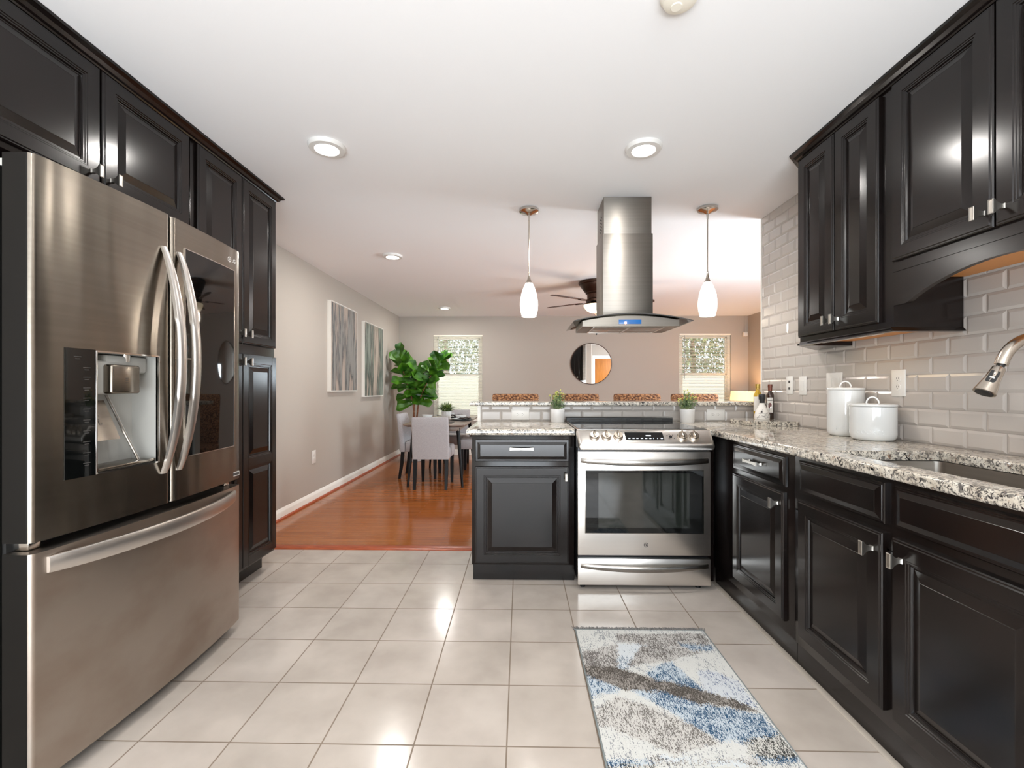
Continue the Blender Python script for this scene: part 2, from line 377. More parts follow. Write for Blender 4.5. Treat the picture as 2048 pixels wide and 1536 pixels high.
def copy_tree(o, parent=None):
    c = o.copy(); C.objects.link(c); c.parent = parent
    for ch in list(o.children): copy_tree(ch, c)
    return c
def dup(root, loc, rz, label=None, group=None):
    r = copy_tree(root); r.location = loc; r.rotation_euler = (0, 0, rz)
    if label: r['label'] = label
    if group: r['group'] = group
    return r
def recentre(o):
    """put a lone mesh's origin at its base centre"""
    me = o.data; xs = [v.co for v in me.vertices]
    c = Vector((sum(v.x for v in xs)/len(xs), sum(v.y for v in xs)/len(xs), min(v.z for v in xs)))
    me.transform(Matrix.Translation(-c)); o.location = Vector(o.location)+c
    return o
def text_mesh(txt, size, depth=0.001):
    cu = bpy.data.curves.new('t', 'FONT'); cu.body = txt; cu.size = size; cu.extrude = depth; cu.align_x = 'CENTER'; cu.align_y = 'CENTER'
    to = bpy.data.objects.new('t', cu); C.objects.link(to); bpy.context.view_layer.update()
    dg = bpy.context.evaluated_depsgraph_get(); me = bpy.data.meshes.new_from_object(to.evaluated_get(dg)); bpy.data.objects.remove(to); bpy.data.curves.remove(cu)
    return me
def text_part(name, txt, size, M, m, parent, depth=0.0008, bend=None):
    me = text_mesh(txt, size, depth)
    if bend:
        for v in me.vertices:
            a = v.co.x/bend; r = bend+v.co.z; v.co = Vector((r*math.sin(a), v.co.y, r*math.cos(a)))
    Mi = world_of(parent).inverted() if parent else Matrix()
    me.transform(Mi @ M); me.materials.clear(); me.materials.append(MATS[m])
    o = bpy.data.objects.new(name, me); C.objects.link(o); o.parent = parent; return o
def frame(O, u, v, n):
    u, v, n = Vector(u), Vector(v), Vector(n)
    return Matrix(((u.x, v.x, n.x, O[0]), (u.y, v.y, n.y, O[1]), (u.z, v.z, n.z, O[2]), (0, 0, 0, 1)))

# ------------------------------------------------------------------ room shell
XL, XR, YF, ZC = -2.15, 3.97, 7.97, 2.44
YB = -2.5
def wall_with_holes(name, plane, c, thick, a0, a1, z0, z1, holes, m='wall_paint'):
    """plane 'x' or 'y' at coordinate c..c+thick; holes = [(a0,a1,z0,z1)]"""
    A = sorted({a0, a1, *[h[0] for h in holes], *[h[1] for h in holes]}); Z = sorted({z0, z1, *[h[2] for h in holes], *[h[3] for h in holes]})
    mb = MB()
    def P(a, z, d): return (c+d, a, z) if plane == 'x' else (a, c+d, z)
    solid = {}
    for i in range(len(A)-1):
        for j in range(len(Z)-1):
            ca, cz = (A[i]+A[i+1])/2, (Z[j]+Z[j+1])/2
            solid[i, j] = not any(h[0] < ca < h[1] and h[2] < cz < h[3] for h in holes)
    for (i, j), s_ in solid.items():
        if not s_: continue
        a, b, e, f = A[i], A[i+1], Z[j], Z[j+1]
        for d in (0, thick): mb.quad(P(a, e, d), P(b, e, d), P(b, f, d), P(a, f, d))
        for (di, dj, q) in ((-1, 0, (a, e, a, f)), (1, 0, (b, e, b, f)), (0, -1, (a, e, b, e)), (0, 1, (a, f, b, f))):
            if not solid.get((i+di, j+dj), False): mb.quad(P(q[0], q[1], 0), P(q[2], q[3], 0), P(q[2], q[3], thick), P(q[0], q[1], thick))
    bmesh.ops.remove_doubles(mb.bm, verts=list(mb.bm.verts), dist=1e-5)
    return struct(name, mb, m)
struct('floor', MB().box(XL-0.1, 1.95, YB-0.1, 3.30, -0.1, 0.0), 'floor_tile')
f2 = MB().box(XL-0.1, XR+0.1, 3.30, YF+0.1, -0.1, 0.0); f2.box(1.95, XR+0.1, 2.8, 3.30, -0.1, 0.0); struct('floor_wood', f2, 'wood_floor')
struct('ceiling', MB().box(XL-0.1, XR+0.1, YB-0.1, YF+0.1, ZC, ZC+0.12), 'ceiling_paint')
struct('wall_left', MB().box(XL-0.1, XL, YB-0.1, YF+0.1, 0, ZC), 'wall_paint')
WIN1 = (-1.540, -0.669, 0.62, 2.115); WIN2 = (2.775, 3.672, 0.62, 2.13)
wall_with_holes('wall_far', 'y', YF, 0.12, XL, XR, 0, ZC, [WIN1, WIN2])
wall_with_holes('wall_right', 'x', XR, 0.1, 2.7, YF+0.1, 0, ZC, [(3.2, 4.6, 0.5, 1.95)])
wall_with_holes('wall_back', 'y', YB-0.1, 0.1, XL, 1.95, 0, ZC, [(-1.95, 1.65, 0.0, 2.2)])
wall_with_holes('wall_hall', 'y', 2.8, 0.1, 1.95, XR, 0, ZC, [(2.12, 2.95, 0.0, 2.05)])
XT = 1.80   # face of the tiled kitchen wall
wk = struct('wall_kitchen', MB().box(XT+0.008, 1.95, YB, 3.415, 0, ZC), 'wall_paint')
# bevelled subway tiles on the kitchen wall (one surface)
def tiles(name, O, u, v, n, L, H, w=0.1525, h=0.0765, off0=0.0, off1=0.076, z_first=0.0, parent=None):
    O, u, v, n = Vector(O), Vector(u), Vector(v), Vector(n); mb = MB(); g = 0.0016; bv = 0.011; t = 0.0062
    r = 0; b = z_first
    while b < H-0.004:
        o = off0 if r % 2 == 0 else off1
        a = o-w
        while a > 0: a -= w
        while a < L-0.004:
            a0, a1, b0, b1 = max(a, 0)+g/2, min(a+w, L)-g/2, b+g/2, min(b+h, H)-g/2
            if a1-a0 > 0.006 and b1-b0 > 0.006:
                bb = min(bv, (a1-a0)/2.2, (b1-b0)/2.2)
                q = []
                for ins, hh in ((0, 0.0), (0, 0.0018), (bb, t)):
                    q.append(mb._v([O+u*(a0+ins)+v*(b0+ins)+n*hh, O+u*(a1-ins)+v*(b0+ins)+n*hh, O+u*(a1-ins)+v*(b1-ins)+n*hh, O+u*(a0+ins)+v*(b1-ins)+n*hh]))
                for A_, B_ in zip(q, q[1:]):
                    for i in range(4): mb._f([A_[i], A_[(i+1) % 4], B_[(i+1) % 4], B_[i]])
                mb._f(q[-1])
            a += w
        b += h; r += 1
    o = mb.build(name, 'subway_tile', parent, 5, recalc=False)
    return o
tw = tiles('tile_facing', (XT+0.005, 3.415, 0.926), (0, -1, 0), (0, 0, 1), (-1, 0, 0), 3.9, 1.514, off0=(3.415-2.016) % 0.1525, off1=(3.415-2.09) % 0.1525, parent=wk)
MB().box(XT+0.004, XT+0.008, YB, 3.415, 0.0, ZC).build('grout', 'grout', wk)
# knee wall behind the range, tiled on the kitchen side
wh = struct('wall_half', MB().box(-0.325, 1.95, 3.42, 3.54, 0, 1.042), 'white_trim')
MB().box(-0.302, XT, 3.416, 3.42, 0.90, 1.042).build('grout', 'grout', wh)
kt = tiles('tile_facing', (-0.302, 3.417, 0.926), (1, 0, 0), (0, 0, 1), (0, -1, 0), XT+0.302, 0.117, off0=(-0.147+0.302) % 0.1525, off1=(-0.226+0.302) % 0.1525, parent=wh)
# baseboards and quarter round
def base_profile(x, s):   # (depth, height)
    return [(x, 0), (x+s*0.015, 0), (x+s*0.015, 0.062), (x+s*0.011, 0.074), (x+s*0.008, 0.078), (x+s*0.005, 0.09), (x, 0.095)]
struct('baseboard_left', MB().prism(base_profile(XL, 1), 'y', 3.0, YF), 'white_trim')
mb = MB(); mb.prism(base_profile(YF, -1), 'x', XL+0.016, XR); struct('baseboard_far', mb, 'white_trim')
struct('trim_1', MB().prism([(XL+0.015, 0), (XL+0.033, 0), (XL+0.031, 0.010), (XL+0.024, 0.017), (XL+0.015, 0.019)], 'y', 3.3, YF-0.016), 'threshold')
struct('trim_2', MB().prism([(3.255, 0.0005), (3.335, 0.0005), (3.325, 0.011), (3.285, 0.013), (3.262, 0.006)], 'x', XL, -0.33), 'threshold')

# windows of the living room
def window(n, x0, x1, z0, z1, y, tilt=0.45, wand_x=0.09):
    r = MB()
    fr = 0.05
    for (a, b, c_, d) in ((x0, x0+fr, z0, z1), (x1-fr, x1, z0, z1), (x0+fr, x1-fr, z1-fr, z1), (x0+fr, x1-fr, z0, z0+fr)):
        r.box(a, b, y+0.03, y+0.11, c_, d, 0.003)
    w = struct('window_%d' % n, r, 'white_trim')
    zm = z0+(z1-z0)*0.53
    s_ = MB(); s_.box(x0+fr, x1-fr, y+0.055, y+0.085, zm-0.02, zm+0.02, 0.003)
    for a in (x0+fr, x1-fr-0.03): s_.box(a, a+0.03, y+0.055, y+0.085, z0+fr, z1-fr, 0.002)
    s_.box(x0+fr, x1-fr, y+0.055, y+0.085, z1-fr-0.03, z1-fr, 0.002); s_.box(x0+fr, x1-fr, y+0.055, y+0.085, z0+fr, z0+fr+0.035, 0.002)
    s_.build('sash', 'white_trim', w)
    MB().box(x0+fr+0.03, x1-fr-0.03, y+0.068, y+0.071, z0+fr+0.035, zm-0.02).build('lower_pane', 'window_glass', w)
    MB().box(x0+fr+0.03, x1-fr-0.03, y+0.068, y+0.071, zm+0.02, z1-fr-0.03).build('upper_pane', 'window_glass', w)
    MB().box(x0-0.01, x1+0.01, y-0.03, y+0.03, z0-0.022, z0, 0.004).build('window_sill', 'white_trim', w)
    b = thing('window_blind', '', 'blind', ((x0+x1)/2, y, z1))
    MB().box(x0+0.004, x1-0.004, y-0.005, y+0.026, z1-0.028, z1-0.001, 0.002).build('headrail', 'blind', b)
    sl = MB(); z = z1-0.04; k = 0
    while z > z0+0.03:
        t = tilt; M = Matrix.Translation((0, y+0.012, z)) @ Matrix.Rotation(t, 4, 'X')
        ring = []
        for q in range(5):
            yy = -0.0125+0.025*q/4; zz = 0.0018*(1-((q-2)/2)**2); ring.append((yy, zz))
        A = sl._v([M @ Vector((x0+0.006, a, c_)) for a, c_ in ring]); B = sl._v([M @ Vector((x1-0.006, a, c_)) for a, c_ in ring])
        for q in range(4): sl._f([A[q], A[q+1], B[q+1], B[q]])
        z -= 0.0215
    sl.build('blind_slats', 'blind', b, recalc=False)
    MB().box(x0+0.006, x1-0.006, y+0.002, y+0.022, z0+0.004, z0+0.02, 0.002).build('bottom_rail', 'blind', b)
    cd = MB()
    for fx in (0.14, 0.5, 0.86):
        xx = x0+(x1-x0)*fx; cd.tube([(xx, y-0.003, z1-0.03), (xx, y-0.003, z0+0.02)], 0.0008, 5)
    cd.build('ladder_cord', 'blind', b)
    MB().tube([(x0+wand_x, y-0.012, z1-0.03), (x0+wand_x, y-0.014, z1-0.80)], 0.004, 6).build('tilt_wand', 'grey_plastic', b)
    return w, b
_, b1 = window(1, *WIN1, YF)
_, b2 = window(2, *WIN2, YF)
b1['label'] = 'white mini blind on the left window, beside the leafy fig plant'
b2['label'] = 'white mini blind on the right window, above the lit table lamp'
b1['group'] = b2['group'] = 'mini blinds on the far windows'
# unseen glass door and side window put in for light; hall closet door
d = MB()
for (a, b_, z0, z1) in ((-1.95, -1.89, 0, 2.2), (1.59, 1.65, 0, 2.2), (-0.19, -0.11, 0, 2.2), (-1.89, 1.59, 2.14, 2.2), (-1.89, 1.59, 0, 0.07)): d.box(a, b_, YB-0.08, YB-0.02, z0, z1, 0.004)
dd = struct('unseen_door', d, 'white_trim'); MB().box(-1.89, 1.59, YB-0.053, YB-0.047, 0.07, 2.14).build('pane', 'window_glass', dd)
d = MB()
for (a, b_, z0, z1) in ((3.2, 3.26, 0.5, 1.95), (4.54, 4.6, 0.5, 1.95), (3.86, 3.94, 0.5, 1.95), (3.26, 4.54, 1.89, 1.95), (3.26, 4.54, 0.5, 0.56)): d.box(XR+0.02, XR+0.08, a, b_, z0, z1, 0.004)
dd = struct('window_3', d, 'white_trim'); MB().box(XR+0.047, XR+0.053, 3.26, 4.54, 0.56, 1.89).build('pane', 'window_glass', dd)
d = MB().box(2.14, 2.93, 2.84, 2.875, 0.01, 2.03, 0.003); dd = struct('door_2', d, 'oak_door')
MB().lathe([(0.012, 0), (0.012, 0.03), (0.028, 0.04), (0.03, 0.055), (0.02, 0.066), (0.001, 0.068)], 16, (2.21, 2.875, 0.96), 'y').build('door_handle', 'nickel', dd)
d = MB().box(2.05, 2.12, 2.90, 2.915, 0, 2.12, 0.003); d.box(2.95, 3.02, 2.90, 2.915, 0, 2.12, 0.003); d.box(2.12, 2.95, 2.90, 2.915, 2.05, 2.12, 0.003); struct('trim_3', d, 'white_trim')
struct('trim_5', MB().box(XT-0.003, XT+0.012, 3.415, 3.422, 1.072, ZC), 'white_trim')
struct('trim_6', MB().box(1.152, 1.1795, 0.9, 2.765, 0.0, 0.003, 0.001), 'floor_edge')
struct('trim_4', MB().box(1.951, 1.965, 3.33, 3.40, 1.08, ZC, 0.003), 'white_trim')
# outdoors
struct('ground', MB().box(-14, 18, 8.3, 30, -0.5, -0.35), 'grass_leaf')
tag(recentre(MB().box(-9, 14, 11.4, 11.5, -0.35, 1.52).build('garden_fence', 'outdoor_wall')), 'pale cream garden fence seen through both window blinds', 'fence')
def leaf_cloud(mb, c, r, n, s0, s1, rnd):
    for i in range(n):
        while True:
            p = Vector((rnd.uniform(-1, 1), rnd.uniform(-1, 1), rnd.uniform(-1, 1)))
            if p.length < 1: break
        p = Vector((c[0]+p.x*r[0], c[1]+p.y*r[1], c[2]+p.z*r[2])); s_ = rnd.uniform(s0, s1)
        R = Matrix.Rotation(rnd.uniform(0, 6.3), 3, 'Z') @ Matrix.Rotation(rnd.uniform(-1.4, 1.4), 3, 'X')
        mb._f(mb._v([p+R @ Vector(q)*s_ for q in ((0, -0.6, 0), (0.32, 0, 0.05), (0, 0.6, 0), (-0.32, 0, 0.05))]))
for k, (x, y, h, lab) in enumerate(((-2.2, 13.2, 4.4, 'leafy green tree outside the left window, behind the fig plant'), (4.9, 13.0, 4.4, 'leafy green tree outside the right window, above the lamp'))):
    t = thing('tree', lab, 'tree', (x, y, -0.35), group='trees behind the garden fence')
    rnd = random.Random(k+3); m_ = MB(); leaf_cloud(m_, (x, y, 2.4), (2.3, 0.8, 1.9), 11000, 0.05, 0.12, rnd); m_.build('foliage', 'outdoor_leaf', t, recalc=False)
    MB().tube([(x, y, -0.35), (x+0.05, y, 1.2), (x, y, 2.6)], [0.14, 0.11, 0.05], 8).build('trunk', 'bark', t)

# ------------------------------------------------------------------ cabinets
DOOR = [(0, 0), (0, .013), (.003, .017), (.007, .017), (.010, .020), (.052, .020), (.0545, .0175), (.059, .0175), (.0615, .0150), (.066, .0150), (.069, .0090), (.073, .0090), (.100, .0175), (.1015, .0185)]
DRAWER = [(0, 0), (0, .010), (.003, .013), (.007, .013), (.009, .0155), (.013, .0155), (.030, .0205), (.031, .0215)]
def knob(O, n, parent, rot=0):
    """flared square knob standing off a door along n"""
    n = Vector(n); v = Vector((0, 0, 1)); u = v.cross(n)
    M = frame(O, u, v, n); mb = MB(); rings = []
    for hw, hh, d in ((.0080, .0080, 0), (.0065, .0068, .003), (.0058, .0062, .007), (.0058, .0078, .013), (.0062, .0112, .020), (.0070, .0160, .026), (.0080, .0212, .0305), (.0085, .0226, .0325), (.0085, .0228, .0370), (.0072, .0215, .0380), (.0045, .0190, .0370)):
        rings.append([M @ Vector((a*hw, b*hh, d)) for a, b in ((-1, -1), (1, -1), (1, 1), (-1, 1))])
    mb.loft(rings); return mb.build('knob', 'satin_nickel', parent, 20)
def bar_pull(O, n, L, parent):
    n = Vector(n); v = Vector((0, 0, 1)); u = v.cross(n); M = frame(O, u, v, n); mb = MB(); rings = []
    for k in range(13):
        t = -1+2*k/12; w = .0055+.0035*t*t; rings.append([M @ Vector((t*L/2, a*w, .024+b*.004+.003*t*t)) for a, b in ((-1, -1), (1, -1), (1, 1), (-1, 1))])
    mb.loft(rings)
    for s_ in (-1, 1):
        mb.loft([[M @ Vector((s_*L*0.42+a*w, b*w, d)) for a, b in ((-1, -1), (1, -1), (1, 1), (-1, 1))] for w, d in ((.007, 0), (.005, .004), (.0042, .014), (.006, .024))])
    return mb.build('handle', 'satin_nickel', parent, 25)
def front(kind, name, parent, O, u, n, w, h, prof=None):
    """cabinet front whose lower-left corner (seen from outside) is O, growing along u and up"""
    return MB().panel(O, u, (0, 0, 1), n, w, h, prof or (DOOR if kind == 'door' else DRAWER)).build(name, 'ebony', parent, 12)

# --- pantry and the cabinet over the fridge (left), faces look to +x
NX = (1, 0, 0); UXL = (0, 1, 0)
XC = -1.625   # carcass face
def lfront(kind, name, par, y0, y1, z0, z1, prof=None): return front(kind, name, par, (XC, y0, z0), UXL, NX, y1-y0, z1-z0, prof)
t = thing('pantry_cabinet', 'tall ebony pantry cabinet with four doors beside the steel refrigerator', 'cabinet', (-1.88, 2.57, 0))
mb = MB().box(XL+0.004, XC, 2.195, 2.955, 0.105, 2.398, 0.002); mb.build('carcass', 'ebony', t)
MB().box(XL+0.004, -1.695, 2.20, 2.935, 0.0, 0.105, 0.001).build('toe_kick', 'ebony_inner', t)
for (y0, y1, ky) in ((2.225, 2.583, 2.553), (2.590, 2.945, 2.620)):
    a = lfront('door', 'door', t, y0, y1, 1.432, 2.392); knob((XC+.02, ky, 1.488), NX, a)
    # lower doors carry two raised panels over one another
    b = MB(); w_ = y1-y0
    O = Vector((XC, y0, 0.125)); hgt = 1.372-0.125; hm = 0.605
    b.box(XC, XC+.006, y0, y1, 0.125, 1.372)
    fr_ = .052
    for (za, zb) in ((0.125, 0.125+fr_), (0.125+hm-.026, 0.125+hm+.026), (1.372-fr_, 1.372)): b.box(XC+.004, XC+.020, y0+fr_-0.001, y1-fr_+0.001, za, zb, 0.0)
    for (ya, yb) in ((y0, y0+fr_), (y1-fr_, y1)): b.box(XC+.004, XC+.020, ya, yb, 0.125, 1.372, 0.003, 1)
    inner = [(0, .020), (.0025, .0175), (.007, .0175), (.0095, .0150), (.014, .0150), (.017, .0090), (.021, .0090), (.048, .0175), (.0495, .0185)]
    for (za, zb) in ((0.125+fr_, 0.125+hm-.026), (0.125+hm+.026, 1.372-fr_)): b.panel((XC, y0+fr_, za), UXL, (0, 0, 1), NX, w_-2*fr_, zb-za, [(0, .006)]+inner)
    b = b.build('door', 'ebony', t, 12); knob((XC+.02, ky, 1.325), NX, b)
t = thing('fridge_cabinet', 'ebony wall cabinet with two doors above the refrigerator', 'cabinet', (-1.88, 1.7, 1.93))
MB().box(XL+0.004, XC, 1.215, 2.192, 1.925, 2.398, 0.002).build('carcass', 'ebony', t)
for (y0, y1, ky) in ((1.240, 1.702, 1.668), (1.712, 2.168, 1.748)):
    a = lfront('door', 'door', t, y0, y1, 1.945, 2.392); knob((XC+.02, ky, 1.985), NX, a)
t = thing('filler_panel', 'plain ebony side panel standing left of the refrigerator', 'panel', (-1.88, 1.205, 0))
MB().box(XL+0.004, XC-0.02, 1.195, 1.213, 0, 2.398, 0.001).build('panel', 'ebony', t)
CROWN = [(0, 0), (0.010, 0.0), (0.013, 0.006), (0.022, 0.010), (0.030, 0.022), (0.034, 0.024), (0.046, 0.030), (0.048, 0.040)]
def crown(name, path, label):
    """path of 2-D points; moulding grows to the right of the path direction"""
    mb = MB(); pts = [Vector(p) for p in path]; n = len(pts); rings = []
    for i, p in enumerate(pts):
        a = (p-pts[i-1]).normalized() if i > 0 else (pts[1]-p).normalized(); b = (pts[i+1]-p).normalized() if i < n-1 else a
        na, nb = Vector((a.y, -a.x)), Vector((b.y, -b.x)); m_ = (na+nb); m_ = m_/(m_.length_squared)*2 if m_.length > 0 else na
        m_ = (na+nb)/(1+na.dot(nb))
        rings.append([Vector((p.x+m_.x*d, p.y+m_.y*d, 2.399+h)) for d, h in CROWN]+[Vector((p.x-m_.x*0.01, p.y-m_.y*0.01, 2.439)), Vector((p.x-m_.x*0.01, p.y-m_.y*0.01, 2.399))])
    o = mb.loft(rings).build(name, 'ebony', None, 20); return tag(recentre(o), label, 'molding')
crown('crown_molding', [(XC-0.01, 1.20), (XC-0.01, 2.955), (XL+0.03, 2.955)][::-1] and [(XL+0.03, 2.955), (XC, 2.955), (XC, 1.20)][::-1], 'ebony crown molding along the top of the left cabinets above the fridge')

# --- right wall cabinets, faces look to -x
NXR = (-1, 0, 0); UXR = (0, -1, 0)
XU = 1.515
def rfront(kind, name, par, X, y0, y1, z0, z1, prof=None): return front(kind, name, par, (X, y1, z0), UXR, NXR, y1-y0, z1-z0, prof)
t = thing('wall_cabinet', 'ebony wall cabinet with two narrow doors over the white canisters', 'cabinet', (1.66, 2.17, 1.40))
mb = MB(); mb.prism([(XU, 1.866), (XU, 2.480), (1.793, 2.480), (1.793, 1.866)], 'z', 1.428, 2.398); mb.build('carcass', 'ebony', t)
mb = MB(); mb.box(XU, XU+0.018, 1.866, 2.480, 1.402, 1.428); mb.box(XU+0.018, 1.793, 1.866, 1.884, 1.402, 1.428); mb.build('bottom_rail', 'ebony', t)
mb = MB(); mb.prism([(XU-0.012, 1.402), (XU-0.010, 1.408), (XU-0.002, 1.414), (XU, 1.420), (XU, 1.402)], 'y', 1.866, 2.484)
mb.prism([(1.854, 1.402), (1.856, 1.408), (1.864, 1.414), (1.866, 1.420), (1.866, 1.402)], 'x', XU-0.012, 1.793); mb.build('edge_molding', 'ebony', t)
MB().box(XU+0.018, 1.793, 1.884, 2.478, 1.4255, 1.4275).build('underside', 'warm_wood', t)
for (y0, y1, ky) in ((1.925, 2.190, 2.165), (2.197, 2.470, 2.222)):
    a = rfront('door', 'door', t, XU, y0, y1, 1.447, 2.392); knob((XU-.02, ky, 1.498), NXR, a)
# angled end cabinet
t = thing('end_cabinet', 'angled ebony end cabinet with one door, closing the upper run by the open tiled wall', 'cabinet', (1.69, 2.58, 1.40))
mb = MB(); mb.prism([(XU, 2.4805), (1.793, 2.755), (1.793, 2.4805)], 'z', 1.402, 2.398); mb.build('carcass', 'ebony', t)
un_ = Vector((XU-1.793, 2.4805-2.755, 0)).normalized(); nn_ = Vector((-(2.755-2.4805), 1.793-XU, 0)).normalized(); L_ = math.hypot(1.793-XU, 2.755-2.4805)
a = front('door', 'door', t, Vector((1.793, 2.755, 1.447))+un_*0.02+nn_*0.0, un_, nn_, L_-0.05, 0.945); knob(Vector((1.793, 2.755, 1.498))+un_*0.13+nn_*0.02, nn_, a)
mb = MB(); mb.prism([(XU-0.012, 2.478), (XU-0.012, 2.486), (1.785, 2.777), (1.793, 2.770), (1.793, 2.755), (XU, 2.478)], 'z', 1.402, 1.412); mb.build('edge_molding', 'ebony', t)
# cabinet over the sink with an arched valance
t = thing('wall_cabinet', 'wide ebony wall cabinet with an arched valance above the sink', 'cabinet', (1.66, 1.46, 1.50))
mb = MB(); mb.box(XU, 1.793, 1.055, 1.864, 1.625, 2.398); mb.build('carcass', 'ebony', t)
MB().box(XU+0.02, 1.793, 1.06, 1.86, 1.6215, 1.6245).build('underside', 'warm_wood', t)
for (y0, y1, ky) in ((1.062, 1.457, 1.432), (1.464, 1.858, 1.492)):
    a = rfront('door', 'door', t, XU, y0, y1, 1.682, 2.392); knob((XU-.02, ky, 1.735), NXR, a)
pts = [(1.864, 1.676), (1.864, 1.506), (1.805, 1.506)]
for k in range(0, 21):
    s_ = k/20; y = 1.790-s_*0.66; pts.append((y, 1.512+0.080*(math.sin(PI*s_)**0.8)))
pts += [(1.115, 1.506), (1.055, 1.506), (1.055, 1.676)]
mb = MB(); mb.prism([(y, z) for y, z in pts], 'x', XU-0.003, XU+0.017); mb.build('valance', 'ebony', t, 20)
MB().box(XU-0.006, XU-0.0032, 1.055, 1.864, 1.640, 1.655).build('valance_bead', 'ebony', t)
crown('crown_molding', [(XU, 1.05), (XU, 2.4805), (1.79, 2.757)][::-1], 'ebony crown molding along the top of the right wall cabinets')

# --- base cabinets
def base_cab(name, label, loc): return thing(name, label, 'cabinet', loc)
XB = 1.170
t = base_cab('base_cabinet', 'narrow ebony base cabinet with a drawer, between the range corner and the sink', (1.48, 2.3, 0))
MB().box(XB, 1.795, 1.9515, 2.760, 0.095, 0.886, 0.001).build('carcass', 'ebony', t)
MB().box(XB+0.010, 1.795, 1.9515, 2.760, 0.0, 0.095).build('toe_kick', 'ebony', t)
a = rfront('drawer', 'drawer', t, XB, 2.003, 2.484, 0.738, 0.870); bar_pull((XB-.021, 2.24, 0.808), NXR, 0.13, a)
a = rfront('door', 'door', t, XB, 2.010, 2.484, 0.147, 0.712); knob((XB-.02, 2.05, 0.658), NXR, a)
t = base_cab('sink_cabinet', 'wide ebony sink base cabinet with false drawer fronts over two doors', (1.48, 1.45, 0))
mb = MB(); mb.box(XB, 1.795, 0.90, 1.9485, 0.095, 0.66, 0.001); mb.box(XB, XB+0.02, 0.90, 1.9485, 0.655, 0.886); mb.box(XB+0.02, 1.795, 0.90, 0.918, 0.655, 0.886); mb.build('carcass', 'ebony', t)
MB().box(XB+0.010, 1.795, 0.90, 1.9485, 0.0, 0.095).build('toe_kick', 'ebony', t)
rfront('drawer', 'false_drawer', t, XB, 1.462, 1.905, 0.738, 0.870)
rfront('drawer', 'false_drawer', t, XB, 0.970, 1.424, 0.738, 0.870)
a = rfront('door', 'door', t, XB, 1.467, 1.906, 0.142, 0.708); knob((XB-.02, 1.505, 0.648), NXR, a)
a = rfront('door', 'door', t, XB, 0.975, 1.428, 0.142, 0.708); knob((XB-.02, 1.392, 0.648), NXR, a)
t = base_cab('corner_filler', 'plain black corner filler beside the range under the granite', (1.13, 2.80, 0))
MB().box(1.112, 1.1695, 2.762, 2.80, 0.0, 0.886, 0.001).build('panel', 'ebony', t)
t = base_cab('base_cabinet', 'ebony base cabinet with one drawer and one door, left of the range', (0.02, 3.05, 0))
YP = 2.762
MB().box(-0.297, 0.327, YP, 3.41, 0.095, 0.886, 0.001).build('carcass', 'ebony', t)
MB().box(-0.290, 0.327, YP+0.008, 3.41, 0.0, 0.095).build('toe_kick', 'ebony', t)
a = front('drawer', 'drawer', t, (-0.275, YP, 0.727), (1, 0, 0), (0, -1, 0), 0.568, 0.132); bar_pull((0.007, YP-.021, 0.806), (0, -1, 0), 0.142, a)
a = front('door', 'door', t, (-0.275, YP, 0.108), (1, 0, 0), (0, -1, 0), 0.568, 0.588); knob((0.273, YP-.02, 0.638), (0, -1, 0), a)

# --- granite
def slab(name, xs, ys, inside, z0, z1, rnd_edges, r=0.010):
    mb = MB(); V = {}
    def g(i, j, z):
        if (i, j, z) not in V: V[i, j, z] = mb.bm.verts.new((xs[i], ys[j], z))
        return V[i, j, z]
    n, m_ = len(xs)-1, len(ys)-1; S = {(i, j): inside((xs[i]+xs[i+1])/2, (ys[j]+ys[j+1])/2) for i in range(n) for j in range(m_)}
    for (i, j), s_ in S.items():
        if not s_: continue
        mb._f([g(i, j, z1), g(i+1, j, z1), g(i+1, j+1, z1), g(i, j+1, z1)]); mb._f([g(i, j, z0), g(i, j+1, z0), g(i+1, j+1, z0), g(i+1, j, z0)])
        for di, dj, a, b in ((-1, 0, (i, j+1), (i, j)), (1, 0, (i+1, j), (i+1, j+1)), (0, -1, (i, j), (i+1, j)), (0, 1, (i+1, j+1), (i, j+1))):
            if not S.get((i+di, j+dj), False): mb._f([g(*a, z0), g(*b, z0), g(*b, z1), g(*a, z1)])
    bm = mb.bm; bmesh.ops.recalc_face_normals(bm, faces=list(bm.faces))
    bmesh.ops.dissolve_limit(bm, angle_limit=0.01, verts=list(bm.verts), edges=list(bm.edges))
    ed = [e for e in bm.edges if len(e.link_faces) == 2 and e.calc_face_angle() > 1 and abs(e.verts[0].co.z-e.verts[1].co.z) < 1e-5 and rnd_edges((e.verts[0].co+e.verts[1].co)/2)]
    bmesh.ops.bevel(bm, geom=ed, offset=r, segments=3, profile=0.6, affect='EDGES', clamp_overlap=True)
    return mb.build(name, 'granite', None, 40)
ZG0, ZG1 = 0.888, 0.925
o = slab('countertop', [-0.327, 0.328], [2.722, 3.4155], lambda x, y: True, ZG0, ZG1, lambda p: p.y < 2.73 or p.x < -0.32)
tag(recentre(o), 'short speckled granite worktop left of the range with one potted plant', 'countertop')
SX0, SX1, SY0, SY1 = 1.232, 1.640, 1.02, 1.805
o = slab('countertop', [1.112, 1.140, SX0, SX1, XT-0.001], [0.90, SY0, SY1, 2.710, 3.4155], lambda x, y: (x > 1.14 or y > 2.71) and not (SX0 < x < SX1 and SY0 < y < SY1), ZG0, ZG1,
         lambda p: (p.x < 1.145 and p.y > 0.95) or (SX0-.01 < p.x < SX1+.01 and SY0-.01 < p.y < SY1+.01 and p.z > 0.92) or (p.y < 2.715 and p.y > 2.70 and p.x < 1.14), 0.009)
tag(recentre(o), 'long speckled granite worktop along the tiled wall with the sink cut into it', 'countertop')
o = slab('bar_countertop', [-0.383, XT-0.001], [3.372, 3.80], lambda x, y: y < 10, 1.043, 1.071, lambda p: p.z > 0, 0.008)
